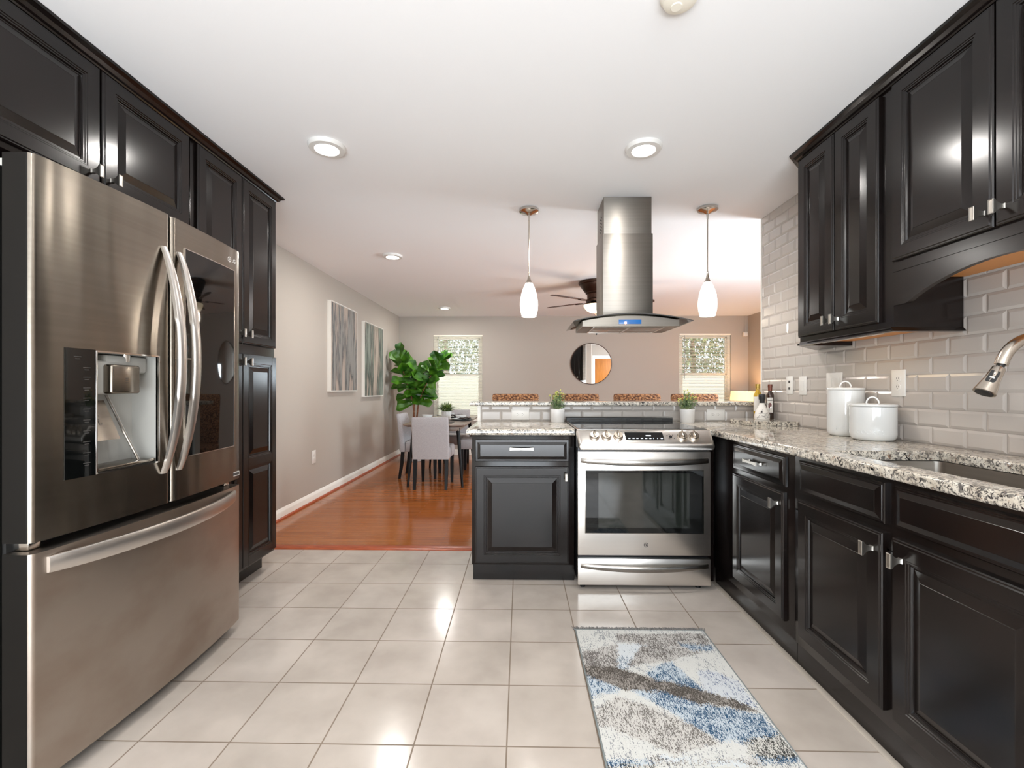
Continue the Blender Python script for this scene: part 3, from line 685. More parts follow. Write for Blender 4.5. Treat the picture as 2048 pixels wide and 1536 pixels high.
tag(recentre(o), 'raised speckled granite bar top on the tiled half wall', 'countertop')
mb = MB(); mb.prism([(1.793, 2.955), (1.505, 2.985), (1.470, 3.20), (1.560, 3.362), (1.793, 3.362)], 'z', 0.927, 0.955)
o = mb.build('granite_board', 'granite', None); tag(recentre(o), 'cut granite offcut board lying in the corner under the oil bottles', 'board')
# sink
t = thing('kitchen_sink', 'undermount stainless steel sink let into the granite worktop', 'sink', (1.43, 1.41, 0.67))
mb = MB(); x0, x1, y0, y1 = SX0-0.008, SX1+0.008, SY0-0.008, SY1+0.008
def rrect(x0, x1, y0, y1, r, n=5):
    out = []
    for cx, cy, a0 in ((x1-r, y1-r, 0), (x0+r, y1-r, PI/2), (x0+r, y0+r, PI), (x1-r, y0+r, 1.5*PI)):
        for k in range(n+1): a = a0+PI/2*k/n; out.append((cx+r*math.cos(a), cy+r*math.sin(a)))
    return out
rings = []
for ins, z, r in ((-0.004, 0.8875, .03), (0.0, 0.884, .03), (0.004, 0.70, .03), (0.03, 0.676, .04)): rings.append([Vector((a, b, z)) for a, b in rrect(x0+ins, x1-ins, y0+ins, y1-ins, r)])
mb.loft(rings, cap=False); R = mb.bm.verts[:]; mb._f([v for v in mb.bm.verts if abs(v.co.z-0.676) < 1e-4]); b_ = mb.build('basin', 'steel_side', t, recalc=False)
MB().lathe([(0.0, 0), (0.042, 0), (0.045, 0.003), (0.03, 0.003), (0.028, 0.001), (0, 0.001)], 24, (1.44, 1.41, 0.677)).build('drain', 'chrome', t)
# faucet
t = thing('faucet', 'brushed nickel pull-down faucet with a high arched spout over the sink', 'faucet', (1.715, 1.43, 0.925))
MB().lathe([(0.0, 0), (0.029, 0), (0.029, 0.006), (0.024, 0.010), (0.021, 0.014), (0.0205, 0.12), (0.019, 0.125), (0.0, 0.125)], 28, (1.715, 1.43, 0.925)).build('body', 'nickel', t)
path = [(1.715, 1.43, 1.045), (1.715, 1.43, 1.18)]
cx, cz, r = 1.600, 1.215, 0.115
for k in range(0, 19): a = math.radians(0+k*9.2); path.append((cx+r*math.cos(a), 1.43, cz+r*math.sin(a)+0.0))
mb = MB(); mb.tube(path, 0.0165, 20); mb.build('spout', 'nickel', t)
e = Vector(path[-1]); dr = (Vector(path[-1])-Vector(path[-2])).normalized(); dr = (dr+Vector((-0.24, 0, 0))).normalized()
M = frame(e, Vector((0, 1, 0)), dr.cross(Vector((0, 1, 0))), dr)
MB().lathe([(0.0, -0.004), (0.010, -0.004), (0.010, 0.014), (0, 0.014)], 16, M=M).build('hose', 'black_plastic', t)
hd = MB().lathe([(0.0, 0.012), (0.0155, 0.012), (0.0165, 0.014), (0.019, 0.05), (0.0275, 0.098), (0.0280, 0.101), (0.026, 0.102), (0.0, 0.100)], 28, M=M).build('spray_head', 'nickel', t)
MB().lathe([(0.0, 0.1015), (0.022, 0.1022), (0.022, 0.1035), (0, 0.104)], 24, M=M).build('spray_plate', 'black_plastic', hd)
Mb = M @ Matrix.Rotation(math.radians(-132), 4, 'Z')
mb = MB(); rr = [(-0.010, .030), (.010, .030), (.012, .036), (.012, .066), (.009, .071), (-.009, .071), (-.012, .066), (-.012, .036)]
def onhead(a, z, o_): rad = (0.0165+(z-0.014)*(0.0025/0.036) if z < 0.05 else 0.019+(z-0.05)*(0.0085/0.048))+o_; th = a/rad; return Mb @ Vector((rad*math.cos(th), rad*math.sin(th), z))
mb.loft([[onhead(a, z, o_) for a, z in rr] for o_ in (0.0, 0.0022)]); mb.build('spray_button', 'black_plastic', hd)
mb = MB()
for (a, z, w_, h_) in ((0, .040, .0012, .006), (-.0045, .056, .0012, .004), (-.0015, .056, .0012, .004), (.0015, .056, .0012, .004), (.0045, .056, .0012, .004), (0, .0525, .006, .001)):
    mb._f(mb._v([onhead(a-w_, z-h_/2, .0027), onhead(a+w_, z-h_/2, .0027), onhead(a+w_, z+h_/2, .0027), onhead(a-w_, z+h_/2, .0027)]))
mb.build('spray_icons', 'logo', hd)
MB().tube([(1.715, 1.452, 0.985), (1.712, 1.475, 0.987), (1.70, 1.50, 1.000), (1.68, 1.525, 1.03)], [0.013, 0.009, 0.006, 0.005], 12).build('lever', 'nickel', t)

# ------------------------------------------------------------------ refrigerator
t = thing('refrigerator', 'stainless steel french door refrigerator with dispenser and dark glass panel', 'refrigerator', (-1.75, 1.712, 0))
FY0, FY1, FYM = 1.240, 2.186, 1.713
def fx(y): s_ = (y-FYM)/((FY1-FY0)/2); return -1.368+0.028*(1-s_*s_)
XBK = -1.452
def skin(mb, ys, zs, hole=None, off=0.0):
    V = {(i, j): mb.bm.verts.new((fx(y)+off, y, z)) for i, y in enumerate(ys) for j, z in enumerate(zs)}
    for i in range(len(ys)-1):
        for j in range(len(zs)-1):
            yc, zc = (ys[i]+ys[i+1])/2, (zs[j]+zs[j+1])/2
            if hole and hole[0] < yc < hole[1] and hole[2] < zc < hole[3]: continue
            mb._f([V[i, j], V[i+1, j], V[i+1, j+1], V[i, j+1]], True)
    return V
def lin(a, b, n): return [a+(b-a)*k/n for k in range(n+1)]
def fdoor(name, y0, y1, z0, z1, m, hole=None, ry0=0.018, ry1=0.018, par=None):
    """bowed door slab with rounded vertical edges"""
    mb = MB(); prof = [(XBK, y0)]
    for k in range(6): a = PI/2*k/5; prof.append((fx(y0)-ry0+ry0*math.sin(a), y0+ry0-ry0*math.cos(a)))
    ys = [y0+ry0]+[y for y in lin(y0, y1, 16)[1:-1] if y0+ry0+.005 < y < y1-ry1-.005]+[y1-ry1]
    if hole: ys = sorted(set([y for y in ys if abs(y-hole[0]) > .006 and abs(y-hole[1]) > .006]+[hole[0], hole[1]]))
    prof2 = []
    for k in range(6): a = PI/2*k/5; prof2.append((fx(y1)-ry1+ry1*math.cos(a), y1-ry1+ry1*math.sin(a)))
    full = prof+[(fx(y), y) for y in ys[1:-1]]
    zs = [z0, z1] if not hole else [z0, hole[2], hole[3], z1]
    P = prof+[(fx(y), y) for y in ys[1:-1]]+prof2+[(XBK, y1)]
    V = [[mb.bm.verts.new((x, y, z)) for x, y in P] for z in zs]
    for j in range(len(zs)-1):
        for i in range(len(P)):
            k = (i+1) % len(P); ya = (P[i][1]+P[k][1])/2; zc = (zs[j]+zs[j+1])/2
            if hole and i < len(P)-1 and hole[0] < ya < hole[1] and hole[2] < zc < hole[3] and P[i][0] > XBK+.03: continue
            mb._f([V[j][i], V[j][k], V[j+1][k], V[j+1][i]], True)
    mb._f(V[0][::-1]); mb._f(V[-1])
    o = mb.build(name, m, par, 40); o.data.materials.append(MATS['dark_side'])
    for p in o.data.polygons:
        if abs(p.normal.y) > .985: p.material_index = 1
    return o
MB().box(-2.13, XBK-0.012, FY0+0.004, FY1-0.004, 0.02, 1.800, 0.004).build('body', 'dark_side', t)
MB().box(XBK-0.012, XBK-0.001, FY0+0.01, FY1-0.01, 0.05, 1.82, 0.002).build('gasket', 'gasket', t)
MB().box(-1.95, -1.46, FY0+0.03, FY1-0.03, 0.0, 0.03).build('base_grille', 'black_plastic', t)
HOLE = (1.418, 1.650, 0.902, 1.286)
dl = fdoor('door', FY0, FYM-0.004, 0.735, 1.832, 'steel', HOLE, par=t)
dr_ = fdoor('door', FYM+0.004, FY1, 0.735, 1.832, 'steel', par=t)
dw = fdoor('drawer', FY0, FY1, 0.050, 0.703, 'steel_worn', par=t)
for (y0, y1) in ((FY0+.01, FY0+.11), (FY1-.11, FY1-.01)):
    h = MB(); h.box(-1.60, -1.44, y0, y1, 1.8005, 1.823, 0.004); h.lathe([(0.0, 0), (0.022, 0), (0.022, 0.018), (0, 0.018)], 20, (-1.47, (y0+y1)/2, 1.823)); h.box(-1.455, -1.415, y0+.02, y0+.07, 1.8325, 1.842, .003); h.build('hinge_cover', 'grey_plastic', t)
for y in (FY0+.03, FY1-.06): MB().box(-1.50, -1.41, y, y+.035, 0.7045, 0.733, 0.003).build('middle_hinge', 'chrome', t)
# dispenser
H0, H1, H2, H3 = HOLE
mb = MB(); xb = -1.440
def rbox(mb, x0, x1, y0, y1, z0, z1):   # open-front box: inner faces only
    mb.quad((x0, y0, z0), (x0, y1, z0), (x0, y1, z1), (x0, y0, z1)); mb.quad((x0, y0, z0), (x1, y0, z0), (x1, y1, z0), (x0, y1, z0)); mb.quad((x0, y0, z1), (x0, y1, z1), (x1, y1, z1), (x1, y0, z1))
    mb.quad((x0, y0, z0), (x0, y0, z1), (x1, y0, z1), (x1, y0, z0)); mb.quad((x0, y1, z0), (x1, y1, z0), (x1, y1, z1), (x0, y1, z1))
rbox(mb, xb, fx(H0)+.001, H0, H1, H2, H3); mb.build('dispenser_recess', 'grey_plastic', dl, 30)
mb = MB(); ft = 0.005
for a, b, e_, f_ in ((H0-ft, H0, H2-ft, H3+ft), (H1, H1+ft, H2-ft, H3+ft)): mb.box(fx(a)-.004, fx(a)+.003, a, b, e_, f_, .001)
for z in (H2-ft, H3):
    ring = []
    for k in range(9):
        y = H0+(H1-H0)*k/8; ring.append([Vector((fx(y)+d, y, z+h_)) for d, h_ in ((-.004, 0), (.003, 0), (.003, ft), (-.004, ft))])
    mb.loft(ring)
mb.build('dispenser_frame', 'chrome', dl, 30)
mb = MB(); skin_pts = lin(1.322, H0-ft-.0005, 6)
ring = [[Vector((fx(y)+d, y, z)) for d, z in ((-.004, H2-.006), (.0012, H2-.006), (.0012, H3+.007), (-.004, H3+.007))] for y in skin_pts]
cp = mb.loft(ring).build('control_panel', 'black_glass', dl, 30)
for k, z in enumerate((1.268, 1.235, 1.205, 1.172, 1.140, 1.106, 1.072, 1.038, 1.004, .970, .938)):
    ya = 1.375 if k > 0 else 1.348; mb = MB()
    for q in range(2):
        zz = z-q*.007; wq = .022 if q == 0 else .014; mb.loft([[Vector((fx(y)+d_, y, zz+h_)) for d_, h_ in ((.0008, -.0010), (.0016, -.0010), (.0016, .0010), (.0008, .0010))] for y in (ya+(.022-wq)/2, ya+(.022+wq)/2)])
    mb.build('button_print', 'slot', cp)
mb = MB(); mb.box(-1.437, -1.375, 1.475, 1.640, 1.225, 1.283, 0.008); mb.build('chute_housing', 'grey_plastic', dl)
mb = MB(); mb.box(-1.437, -1.372, 1.430, 1.530, 1.150, 1.262, 0.010, 3); mb.build('ice_chute', 'grey_plastic', dl)
c_ = MB().box(-1.377, -1.342, 1.462, 1.575, 1.152, 1.250, 0.008, 3).build('ice_chute_face', 'steel', dl)
mb = MB(); mb.lathe([(0.0, 0), (0.013, 0), (0.015, 0.03), (0, 0.03)], 16, (-1.385, 1.560, 1.262)); mb.build('water_nozzle', 'chrome', dl)
mb = MB()
for z, w_ in ((1.205, .012), (1.198, .012), (1.190, .012)): mb.box(-1.3422, -1.3412, 1.512, 1.512+w_, z-.001, z+.001)
mb.build('chute_mark', 'slot', c_)
mb = MB(); mb.loft([[Vector((-1.405, 1.4195, 1.13)), Vector((-1.405, 1.500, 1.13)), Vector((-1.409, 1.500, 1.13)), Vector((-1.409, 1.4195, 1.13))], [Vector((-1.362, 1.4195, 1.0)), Vector((-1.362, 1.515, 1.0)), Vector((-1.366, 1.515, 1.0)), Vector((-1.366, 1.4195, 1.0))]])
pd = mb.build('dispenser_paddle', 'steel', dl)
mb = MB()
for (y, z, r_) in ((1.449, 1.062, .009), (1.460, 1.081, .0045), (1.461, 1.054, .005)):
    x_ = -1.405+(1.13-z)/0.13*0.043+.0012
    mb.loft([[Vector((x_+.0003, y+rr_*math.cos(a*PI/10), z+rr_*math.sin(a*PI/10))) for a in range(20)] for rr_ in (r_, r_*.78)], cap=False)
mb.build('paddle_symbol', 'slot', pd)
MB().tube([(-1.425, 1.530, 1.148), (-1.395, 1.565, 1.02), (-1.372, 1.600, 0.915)], 0.005, 10).build('water_tube', 'chrome', dl)
mb = MB(); mb.box(-1.437, -1.348, H0+.002, H1-.002, H2+.001, H2+.012, .003); mb.build('drip_tray', 'steel', dl)
# handles
def fhandle(y, par):
    mb = MB(); rings = []; z0, z1 = 0.852, 1.702
    for k in range(33):
        s_ = -1+2*k/32; z = (z0+z1)/2+s_*(z1-z0)/2; out = 0.070*(1-s_*s_)**0.9; wd = 0.0185-0.006*abs(s_)**3; th = 0.008+0.004*(1-s_*s_)
        base = fx(y)+0.003+out
        rings.append([Vector((base+b*th, y+a*wd, z)) for a, b in ((-1, -.6), (-.7, -1), (.7, -1), (1, -.6), (1, .4), (.7, .8), (0, 1.0), (-.7, .8), (-1, .4))])
    mb.loft(rings); h = mb.build('handle', 'steel_handle', par, 50)
    return h
h = fhandle(1.672, dl); h2 = fhandle(1.748, dr_)
MB().box(-1.268, -1.2615, 1.744, 1.760, 1.245, 1.29, .001).build('handle_button', 'chrome', h2)
MB().lathe([(0.0, 0), (0.004, 0), (0.004, 0.06), (0, 0.06)], 10, (-1.338, 1.748, 1.285), 'x').build('handle_post', 'chrome', h2)
mb = MB(); rings = []
for k in range(41):
    s_ = -1+2*k/40; y = FYM-.01+s_*0.425; out = 0.062*(1-s_*s_)**0.9; hw = 0.028-0.005*abs(s_)**4; z = 0.662
    rings.append([Vector((fx(y)+.002+out+b*.007, y, z+a*hw)) for a, b in ((-1, -.8), (1, -.8), (1, .5), (.75, 1), (-.75, 1), (-1, .5))])
mb.loft(rings).build('handle', 'steel_handle', dw, 40)
# dark glass panel of the far door
ys = lin(1.782, 2.120, 10); mb = MB()
mb.loft([[Vector((fx(y)+d, y, z)) for d, z in ((-.004, .900), (.0030, .900), (.0030, 1.727), (-.004, 1.727))] for y in ys]); gp = mb.build('glass_panel', 'black_glass', dr_, 30)
mb = MB()
for (a, b, e_, f_) in ((1.779, 1.782, .897, 1.730), (2.120, 2.123, .897, 1.730)): mb.box(fx(a)-.002, fx(a)+.0035, a, b, e_, f_)
for z in (.897, 1.727): mb.loft([[Vector((fx(y)+d, y, z+h_)) for d, h_ in ((-.003, 0), (.0035, 0), (.0035, .003), (-.003, .003))] for y in ys])
mb.build('panel_trim', 'chrome', dr_)
def ring_logo(mb, c, u, v, n, R_, w_):
    c, u, v, n = Vector(c), Vector(u), Vector(v), Vector(n)
    N = 28; a0, a1 = math.radians(20), math.radians(355)
    A = [a0+(a1-a0)*k/N for k in range(N+1)]
    o_ = [c+u*R_*math.cos(a)+v*R_*math.sin(a)+n*.0004 for a in A]; i_ = [c+u*(R_-w_)*math.cos(a)+v*(R_-w_)*math.sin(a)+n*.0004 for a in A]
    O_, I_ = mb._v(o_), mb._v(i_)
    for k in range(N): mb._f([O_[k], O_[k+1], I_[k+1], I_[k]])
    def bar(x0, x1, y0, y1): mb._f(mb._v([c+u*x0*R_+v*y0*R_+n*.0004, c+u*x1*R_+v*y0*R_+n*.0004, c+u*x1*R_+v*y1*R_+n*.0004, c+u*x0*R_+v*y1*R_+n*.0004]))
    bar(0.1, 1.0, -.09, .09); bar(-.1, .1, -.45, .5); bar(-.1, .35, -.45, -.28)
    N2 = 8; q = mb._v([c+u*R_*(-.42+.12*math.cos(2*PI*k/N2))+v*R_*(.35+.12*math.sin(2*PI*k/N2))+n*.0004 for k in range(N2)]); mb._f(q)
mb = MB(); ring_logo(mb, (fx(2.083)+.0006, 2.083, 1.772), (0, 1, 0), (0, 0, 1), (1, 0, 0), .0125, .003); mb.build('emblem', 'logo', dr_)
text_part('brand_letters', 'LG', 0.026, frame((fx(2.118)+.0008, 2.118, 1.772), (0, 1, 0), (0, 0, 1), (1, 0, 0)), 'logo', dr_, .0003)
MB().box(fx(2.15)-.004, fx(2.13)+.001, 2.085, 2.165, .752, .772).build('badge', 'logo', dr_)
MB().box(fx(2.15)+.001, fx(2.13)+.0014, 2.106, 2.162, .756, .768).build('badge_label', 'slot', dr_)

# ------------------------------------------------------------------ range
t = thing('range', 'stainless steel slide-in electric range with five knobs and oven window', 'stove', (0.716, 3.0, 0))
RX0, RX1, RY = 0.333, 1.101, 2.640
MB().box(RX0+.004, RX1-.004, RY+.032, 3.30, 0.03, 0.918, .002).build('body', 'grey_metal', t)
for x in (RX0+.035, RX1-.055):
    for y in (RY+.05, 3.2): MB().lathe([(0.0, 0), (0.016, 0), (0.016, .008), (.007, .01), (.007, .031), (0, .031)], 14, (x, y, 0)).build('levelling_foot', 'black_plastic', t)
od = MB().box(RX0, RX1, RY, RY+.030, 0.200, 0.804, .004).build('oven_door', 'steel_range', t)
MB().box(0.374, 1.061, RY-.0015, RY+.002, 0.327, 0.698, .001).build('window_trim', 'chrome', od)
MB().box(0.378, 1.057, RY-.0030, RY-.0010, 0.331, 0.694).build('window_glass', 'black_glass', od)
MB().box(0.452, 0.978, RY-.0034, RY-.0031, 0.362, 0.680).build('inner_window', 'oven_inner', od)
dwr = MB().box(RX0, RX1, RY, RY+.030, 0.026, 0.181, .004).build('storage_drawer', 'steel_range', t)
def rhandle(z, par, hw):
    mb = MB(); rings = []
    for k in range(33):
        s_ = -1+2*k/32; x = (RX0+RX1)/2+s_*0.368; out = .046*(1-s_*s_)**0.8; h_ = hw*(0.72+.28*(1-s_*s_)); zz = z-.006*(1-s_*s_)
        rings.append([Vector((x, RY-.003-out+b*.006, zz+a*h_)) for a, b in ((-1, .8), (1, .8), (1, -.5), (.6, -1), (-.6, -1), (-1, -.5))])
    mb.loft(rings).build('handle', 'range_handle', par, 40)
rhandle(0.752, od, .019); rhandle(0.142, dwr, .016)
mb = MB(); ring_logo(mb, (0.728, RY-.0006, 0.262), (1, 0, 0), (0, 0, 1), (0, -1, 0), .0125, .0026); mb.build('emblem', 'grey_metal', od)
MB().box(RX0+.01, RX1-.01, RY+.008, RY+.034, .805, .822).build('vent_gap', 'black_plastic', t)
# sloped control panel: front outline grows into the rear outline
def outl(x0, x1, z0, z1, r, y): return [Vector((a, y, b)) for a, b in rrect(x0, x1, z0, z1, r, 4)]
mb = MB(); mb.loft([outl(.332, 1.104, .822, .926, .012, 2.70), outl(.326, 1.110, .822, .927, .012, 2.664), outl(.328, 1.108, .820, .921, .02, 2.652), outl(.332, 1.104, .819, .868, .022, 2.592), outl(.336, 1.100, .820, .860, .018, 2.583), outl(.342, 1.094, .824, .854, .014, 2.580)])
cpn = mb.build('control_panel', 'steel_range', t, 32)
sl_n = Vector((0, -(0.921-0.868), 0.060)).normalized(); sl_u = Vector((1, 0, 0)); sl_v = sl_n.cross(sl_u)
def on_panel(x, s_, o_=0.0): return Vector((x, 2.592+(2.652-2.592)*s_, .868+(.921-.868)*s_))+sl_n*o_
for x in (.4256, .494, .5616, .929, .996):
    M = frame(on_panel(x, .46, .0005), sl_u, sl_v, sl_n)
    k = MB().lathe([(0, 0), (.029, 0), (.029, .004), (.0265, .006), (.0262, .016), (.024, .019), (0, .019)], 28, M=M).build('knob', 'nickel', t)
    g = MB(); g.box(-.0055, .0055, -.0245, .0245, .016, .030, .003, 2, M); g.build('knob_grip', 'nickel', k)
def pbox(x0, x1, s0, s1, o0, o1):
    m_ = MB(); A = [on_panel(x0, s0, o0), on_panel(x1, s0, o0), on_panel(x1, s1, o0), on_panel(x0, s1, o0)]; B = [on_panel(x0, s0, o1), on_panel(x1, s0, o1), on_panel(x1, s1, o1), on_panel(x0, s1, o1)]
    return m_.loft([A, B])
pbox(.604, .822, .12, .88, -.001, .0012).build('display', 'black_glass', cpn)
m_ = MB()
for k, x in enumerate((.618, .642, .664, .690, .714, .738, .760, .783, .803)): m_.merge(pbox(x, x+(.012 if k not in (6, 7) else .003), .24, .33, .0012, .0016).bm)
m_.merge(pbox(.722, .752, .50, .60, .0012, .0016).bm); m_.build('display_icons', 'display_white', cpn)
M = frame(on_panel(.863, .46, .0005), sl_u, sl_v, sl_n); m_ = MB(); m_.lathe([(0, 0), (.009, 0), (.008, .004), (0, .004)], 16, M=M)
for (a, b) in ((-.018, .010), (.014, .012), (-.012, -.014), (.018, -.012), (-.004, .018)): m_.lathe([(0, 0), (.0028, 0), (.0028, .0008), (0, .0008)], 8, M=M @ Matrix.Translation((a, b, 0)))
m_.build('start_button', 'black_plastic', cpn)
mb = MB().box(.332, 1.104, 2.662, 3.315, .9262, .9300, .001); ck = mb.build('cooktop_frame', 'steel_side', t)
MB().box(.345, 1.091, 2.672, 3.300, .9302, .9330).build('glass_cooktop', 'black_glass', t)
mb = MB()
for (x, y, r_) in ((.50, 2.84, .11), (.95, 2.84, .09), (.50, 3.13, .08), (.95, 3.13, .10), (.72, 3.10, .055)):
    A = [[Vector((x+rr_*math.cos(2*PI*k/40), y+rr_*math.sin(2*PI*k/40), .93325)) for k in range(40)] for rr_ in (r_, r_-.0025)]; mb.loft(A, cap=False)
mb.build('burner_rings', 'slot', t)
mb = MB(); mb.prism([(3.318, .926), (3.318, .955), (3.322, .959), (3.400, .959), (3.404, .955), (3.404, .926)], 'x', .338, 1.108); vt = mb.build('rear_vent_trim', 'black_plastic', t)
mb = MB()
for (a, b) in ((.37, .43), (.44, .50), (.51, .62), (.66, .77), (.80, .88), (.90, .96), (.97, 1.03)): mb.box(a, b, 3.3168, 3.319, .9395, .9465, .0)
mb.build('vent_slots', 'slot', vt)

# ------------------------------------------------------------------ range hood
t = thing('range_hood', 'stainless steel island range hood with curved glass canopy and blue display', 'range hood', (0.70, 3.08, 1.56))
MB().box(.550, .866, 3.006, 3.254, 2.185, ZC-.001, .004).build('upper_duct', 'steel_hood', t)
MB().box(.544, .873, 3.000, 3.260, 1.625, 2.194, .004).build('lower_duct', 'steel_hood', t)
mb = MB()
for k in range(5):
    for q in (0, 1): mb.prism([(3.075+k*.0+q*.05, 2.33-k*.022), (3.105+q*.05, 2.345-k*.022), (3.105+q*.05, 2.337-k*.022), (3.075+q*.05, 2.322-k*.022)], 'x', .5492, .5502)
mb.build('vent_slots', 'gasket', t)
def arc(x, x0=.335, x1=1.075, z0=1.590, rise=.046): s_ = (x-(x0+x1)/2)/((x1-x0)/2); return z0+rise*(1-s_*s_)
bx0, bx1 = .392, 1.000
pts = [(bx0, 1.563), (bx1, 1.563)]+[(x, arc(x)-.006) for x in lin(bx1, bx0, 16)]
mb = MB(); mb.prism(pts, 'y', 2.870, 3.225); cnp = mb.build('canopy_body', 'steel_hood', t, 20)
mb = MB(); gx = lin(.335, 1.075, 24); mb.prism([(x, arc(x)) for x in gx]+[(x, arc(x)+.0055) for x in gx[::-1]], 'y', 2.835, 3.320); gl = mb.build('glass_canopy', 'hood_glass', t, 20)
mb = MB(); mb.prism([(x, arc(x)-.0002) for x in gx]+[(x, arc(x)+.0057) for x in gx[::-1]], 'y', 2.833, 2.8352); mb.build('glass_edge', 'slot', gl, 20)
dp = MB().box(.620, .762, 2.8675, 2.8705, 1.577, 1.604, .001).build('display', 'display_blue', cnp)
MB().lathe([(0, 0), (.0085, 0), (.0085, .002), (.003, .002), (0, .002)], 16, (.662, 2.8655, 1.584), 'y').build('power_light', 'display_red', dp)
mb = MB()
for (a, b) in ((.475, .690), (.705, .915)): mb.box(a, b, 2.93, 3.19, 1.5605, 1.5632)
mb.build('grease_filter', 'steel', cnp)
mb = MB()
for (a, b, c_, d_) in ((.465, .475, 2.92, 3.20), (.690, .705, 2.92, 3.20), (.915, .925, 2.92, 3.20), (.475, .915, 3.19, 3.20)): mb.box(a, b, c_, d_, 1.5595, 1.5632)
mb.build('filter_frame', 'chrome', cnp)
# ------------------------------------------------------------------ lamps
def downlight(x, y, label, power, lens='lens'):
    t = thing('recessed_light', label, 'ceiling light', (x, y, ZC-.012), group='recessed ceiling lights')
    MB().lathe([(.058, -.004), (.062, -.010), (.088, -.008), (.094, .002), (.095, .0115), (.058, .0115)], 40, (x, y, ZC-.012), cap=False).build('trim_ring', 'white_plastic', t)
    MB().lathe([(0, -.003), (.059, -.003), (.059, .004), (0, .004)], 32, (x, y, ZC-.012)).build('lens', lens, t)
    l = bpy.data.lights.new('lamp_light', 'AREA'); l.shape = 'DISK'; l.size = .115; l.energy = power; l.color = (1.0, .96, .91)
    o = bpy.data.objects.new('lamp_light', l); C.objects.link(o); o.parent = t; o.location = (0, 0, -.014)
    return t
PW = 7
downlight(-1.014, 2.352, 'recessed light nearest the refrigerator, over the tiled floor', PW)
downlight(.647, 2.393, 'recessed light in front of the range hood duct', PW)
downlight(-1.222, 4.298, 'small recessed light above the first wood floor boards', 12)
downlight(-1.195, 7.089, 'farthest recessed light, near the window wall', 12)
for x, y in ((-.55, .2), (1.0, .2)): downlight(x, y, 'recessed light in the kitchen ceiling behind the viewer', PW)
for x, y in ((2.9, 4.6),): downlight(x, y, 'unseen recessed light added in the hidden right half of the living room', 22)  # unseen lamp added to lift the living room brightness
def pendant(x, y, label):
    t = thing('pendant_light', label, 'pendant light', (x, y, 1.68), group='pendant lights over the bar')
    MB().lathe([(0, ZC-.002), (.069, ZC-.002), (.070, ZC-.018), (.060, ZC-.026), (.030, ZC-.034), (.009, ZC-.045), (.006, ZC-.08), (0, ZC-.08)][::-1], 32, (x, y, 0)).build('ceiling_canopy', 'chrome', t)
    MB().tube([(x, y, ZC-.07), (x, y, 1.985)], .0042, 10).build('cord', 'nickel', t)
    MB().lathe([(0, 1.995), (.005, 1.995), (.006, 1.975), (.010, 1.950), (.020, 1.925), (.028, 1.915), (0, 1.912)][::-1], 24, (x, y, 0)).build('socket_cap', 'nickel', t)
    pr = [(.026, 1.914), (.040, 1.885), (.055, 1.840), (.063, 1.790), (.0645, 1.760), (.061, 1.720), (.052, 1.682), (.050, 1.679), (.048, 1.682), (.058, 1.72), (.0615, 1.76), (.060, 1.79), (.052, 1.84), (.037, 1.885), (.023, 1.912)]
    MB().lathe(pr[::-1], 32, (x, y, 0), cap=False).build('glass_shade', 'pendant_glass', t)
    l = bpy.data.lights.new('lamp_light', 'POINT'); l.energy = 4; l.color = (1, .94, .86); l.shadow_soft_size = .03
    o = bpy.data.objects.new('lamp_light', l); C.objects.link(o); o.parent = t; o.location = (0, 0, -.03)
pendant(.060, 3.208, 'white glass pendant light left of the range hood')
pendant(1.314, 3.205, 'white glass pendant light right of the range hood')
t = thing('smoke_detector', 'round cream smoke detector at the top edge of the ceiling', 'smoke detector', (.512, 1.462, ZC-.035))
MB().lathe([(0, ZC-.034), (.035, ZC-.034), (.052, ZC-.028), (.060, ZC-.014), (.062, ZC-.012), (.063, ZC-.0005), (0, ZC-.0005)], 40, (.512, 1.462, 0)).build('housing', 'cream_plastic', t)
MB().lathe([(0, ZC-.037), (.017, ZC-.037), (.019, ZC-.034), (.019, ZC-.030), (0, ZC-.030)], 28, (.505, 1.475, 0)).build('test_button', 'cream_plastic', t)
# under-cabinet strip (real lamp, hidden behind the bottom rail)
t = thing('under_cabinet_light', 'slim warm light strip under the two-door wall cabinet', 'light', (1.66, 2.30, 1.42))
MB().box(1.60, 1.63, 2.06, 2.46, 1.414, 1.425, .002).build('housing', 'white_plastic', t)
l = bpy.data.lights.new('lamp_light', 'AREA'); l.shape = 'RECTANGLE'; l.size = .02; l.size_y = .36; l.energy = .28; l.color = (1, .78, .5)
o = bpy.data.objects.new('lamp_light', l); C.objects.link(o); o.parent = t; o.location = (-.045, -.04, -.008)
# ceiling fan
fc = Vector((.905, 5.42, 0))
t = thing('ceiling_fan', 'bronze five-blade ceiling fan with a lit bowl, half hidden by the hood', 'ceiling fan', (fc.x, fc.y, 2.07))
MB().lathe([(0, ZC-.001), (.205, ZC-.001), (.212, ZC-.012), (.205, ZC-.030), (.190, ZC-.038), (.187, ZC-.050), (.165, ZC-.085), (.135, ZC-.120), (.128, ZC-.125), (.130, ZC-.135), (.110, ZC-.148), (.108, ZC-.20), (.125, ZC-.215), (.120, ZC-.24), (0, ZC-.24)][::-1], 40, fc).build('motor_housing', 'bronze', t)
MB().lathe([(.06, ZC-.24), (.110, ZC-.262), (.150, ZC-.268), (.155, ZC-.275), (0, ZC-.275)][::-1], 40, fc).build('light_fitter', 'bronze', t)
MB().lathe([(.152, ZC-.276), (.148, ZC-.295), (.118, ZC-.335), (.070, ZC-.362), (.02, ZC-.372), (0, ZC-.373)][::-1], 40, fc, cap=False).build('light_bowl', 'alabaster', t)
MB().lathe([(0, ZC-.371), (.018, ZC-.373), (.022, ZC-.380), (.010, ZC-.392), (.004, ZC-.402), (0, ZC-.402)][::-1], 20, fc).build('finial', 'bronze', t)
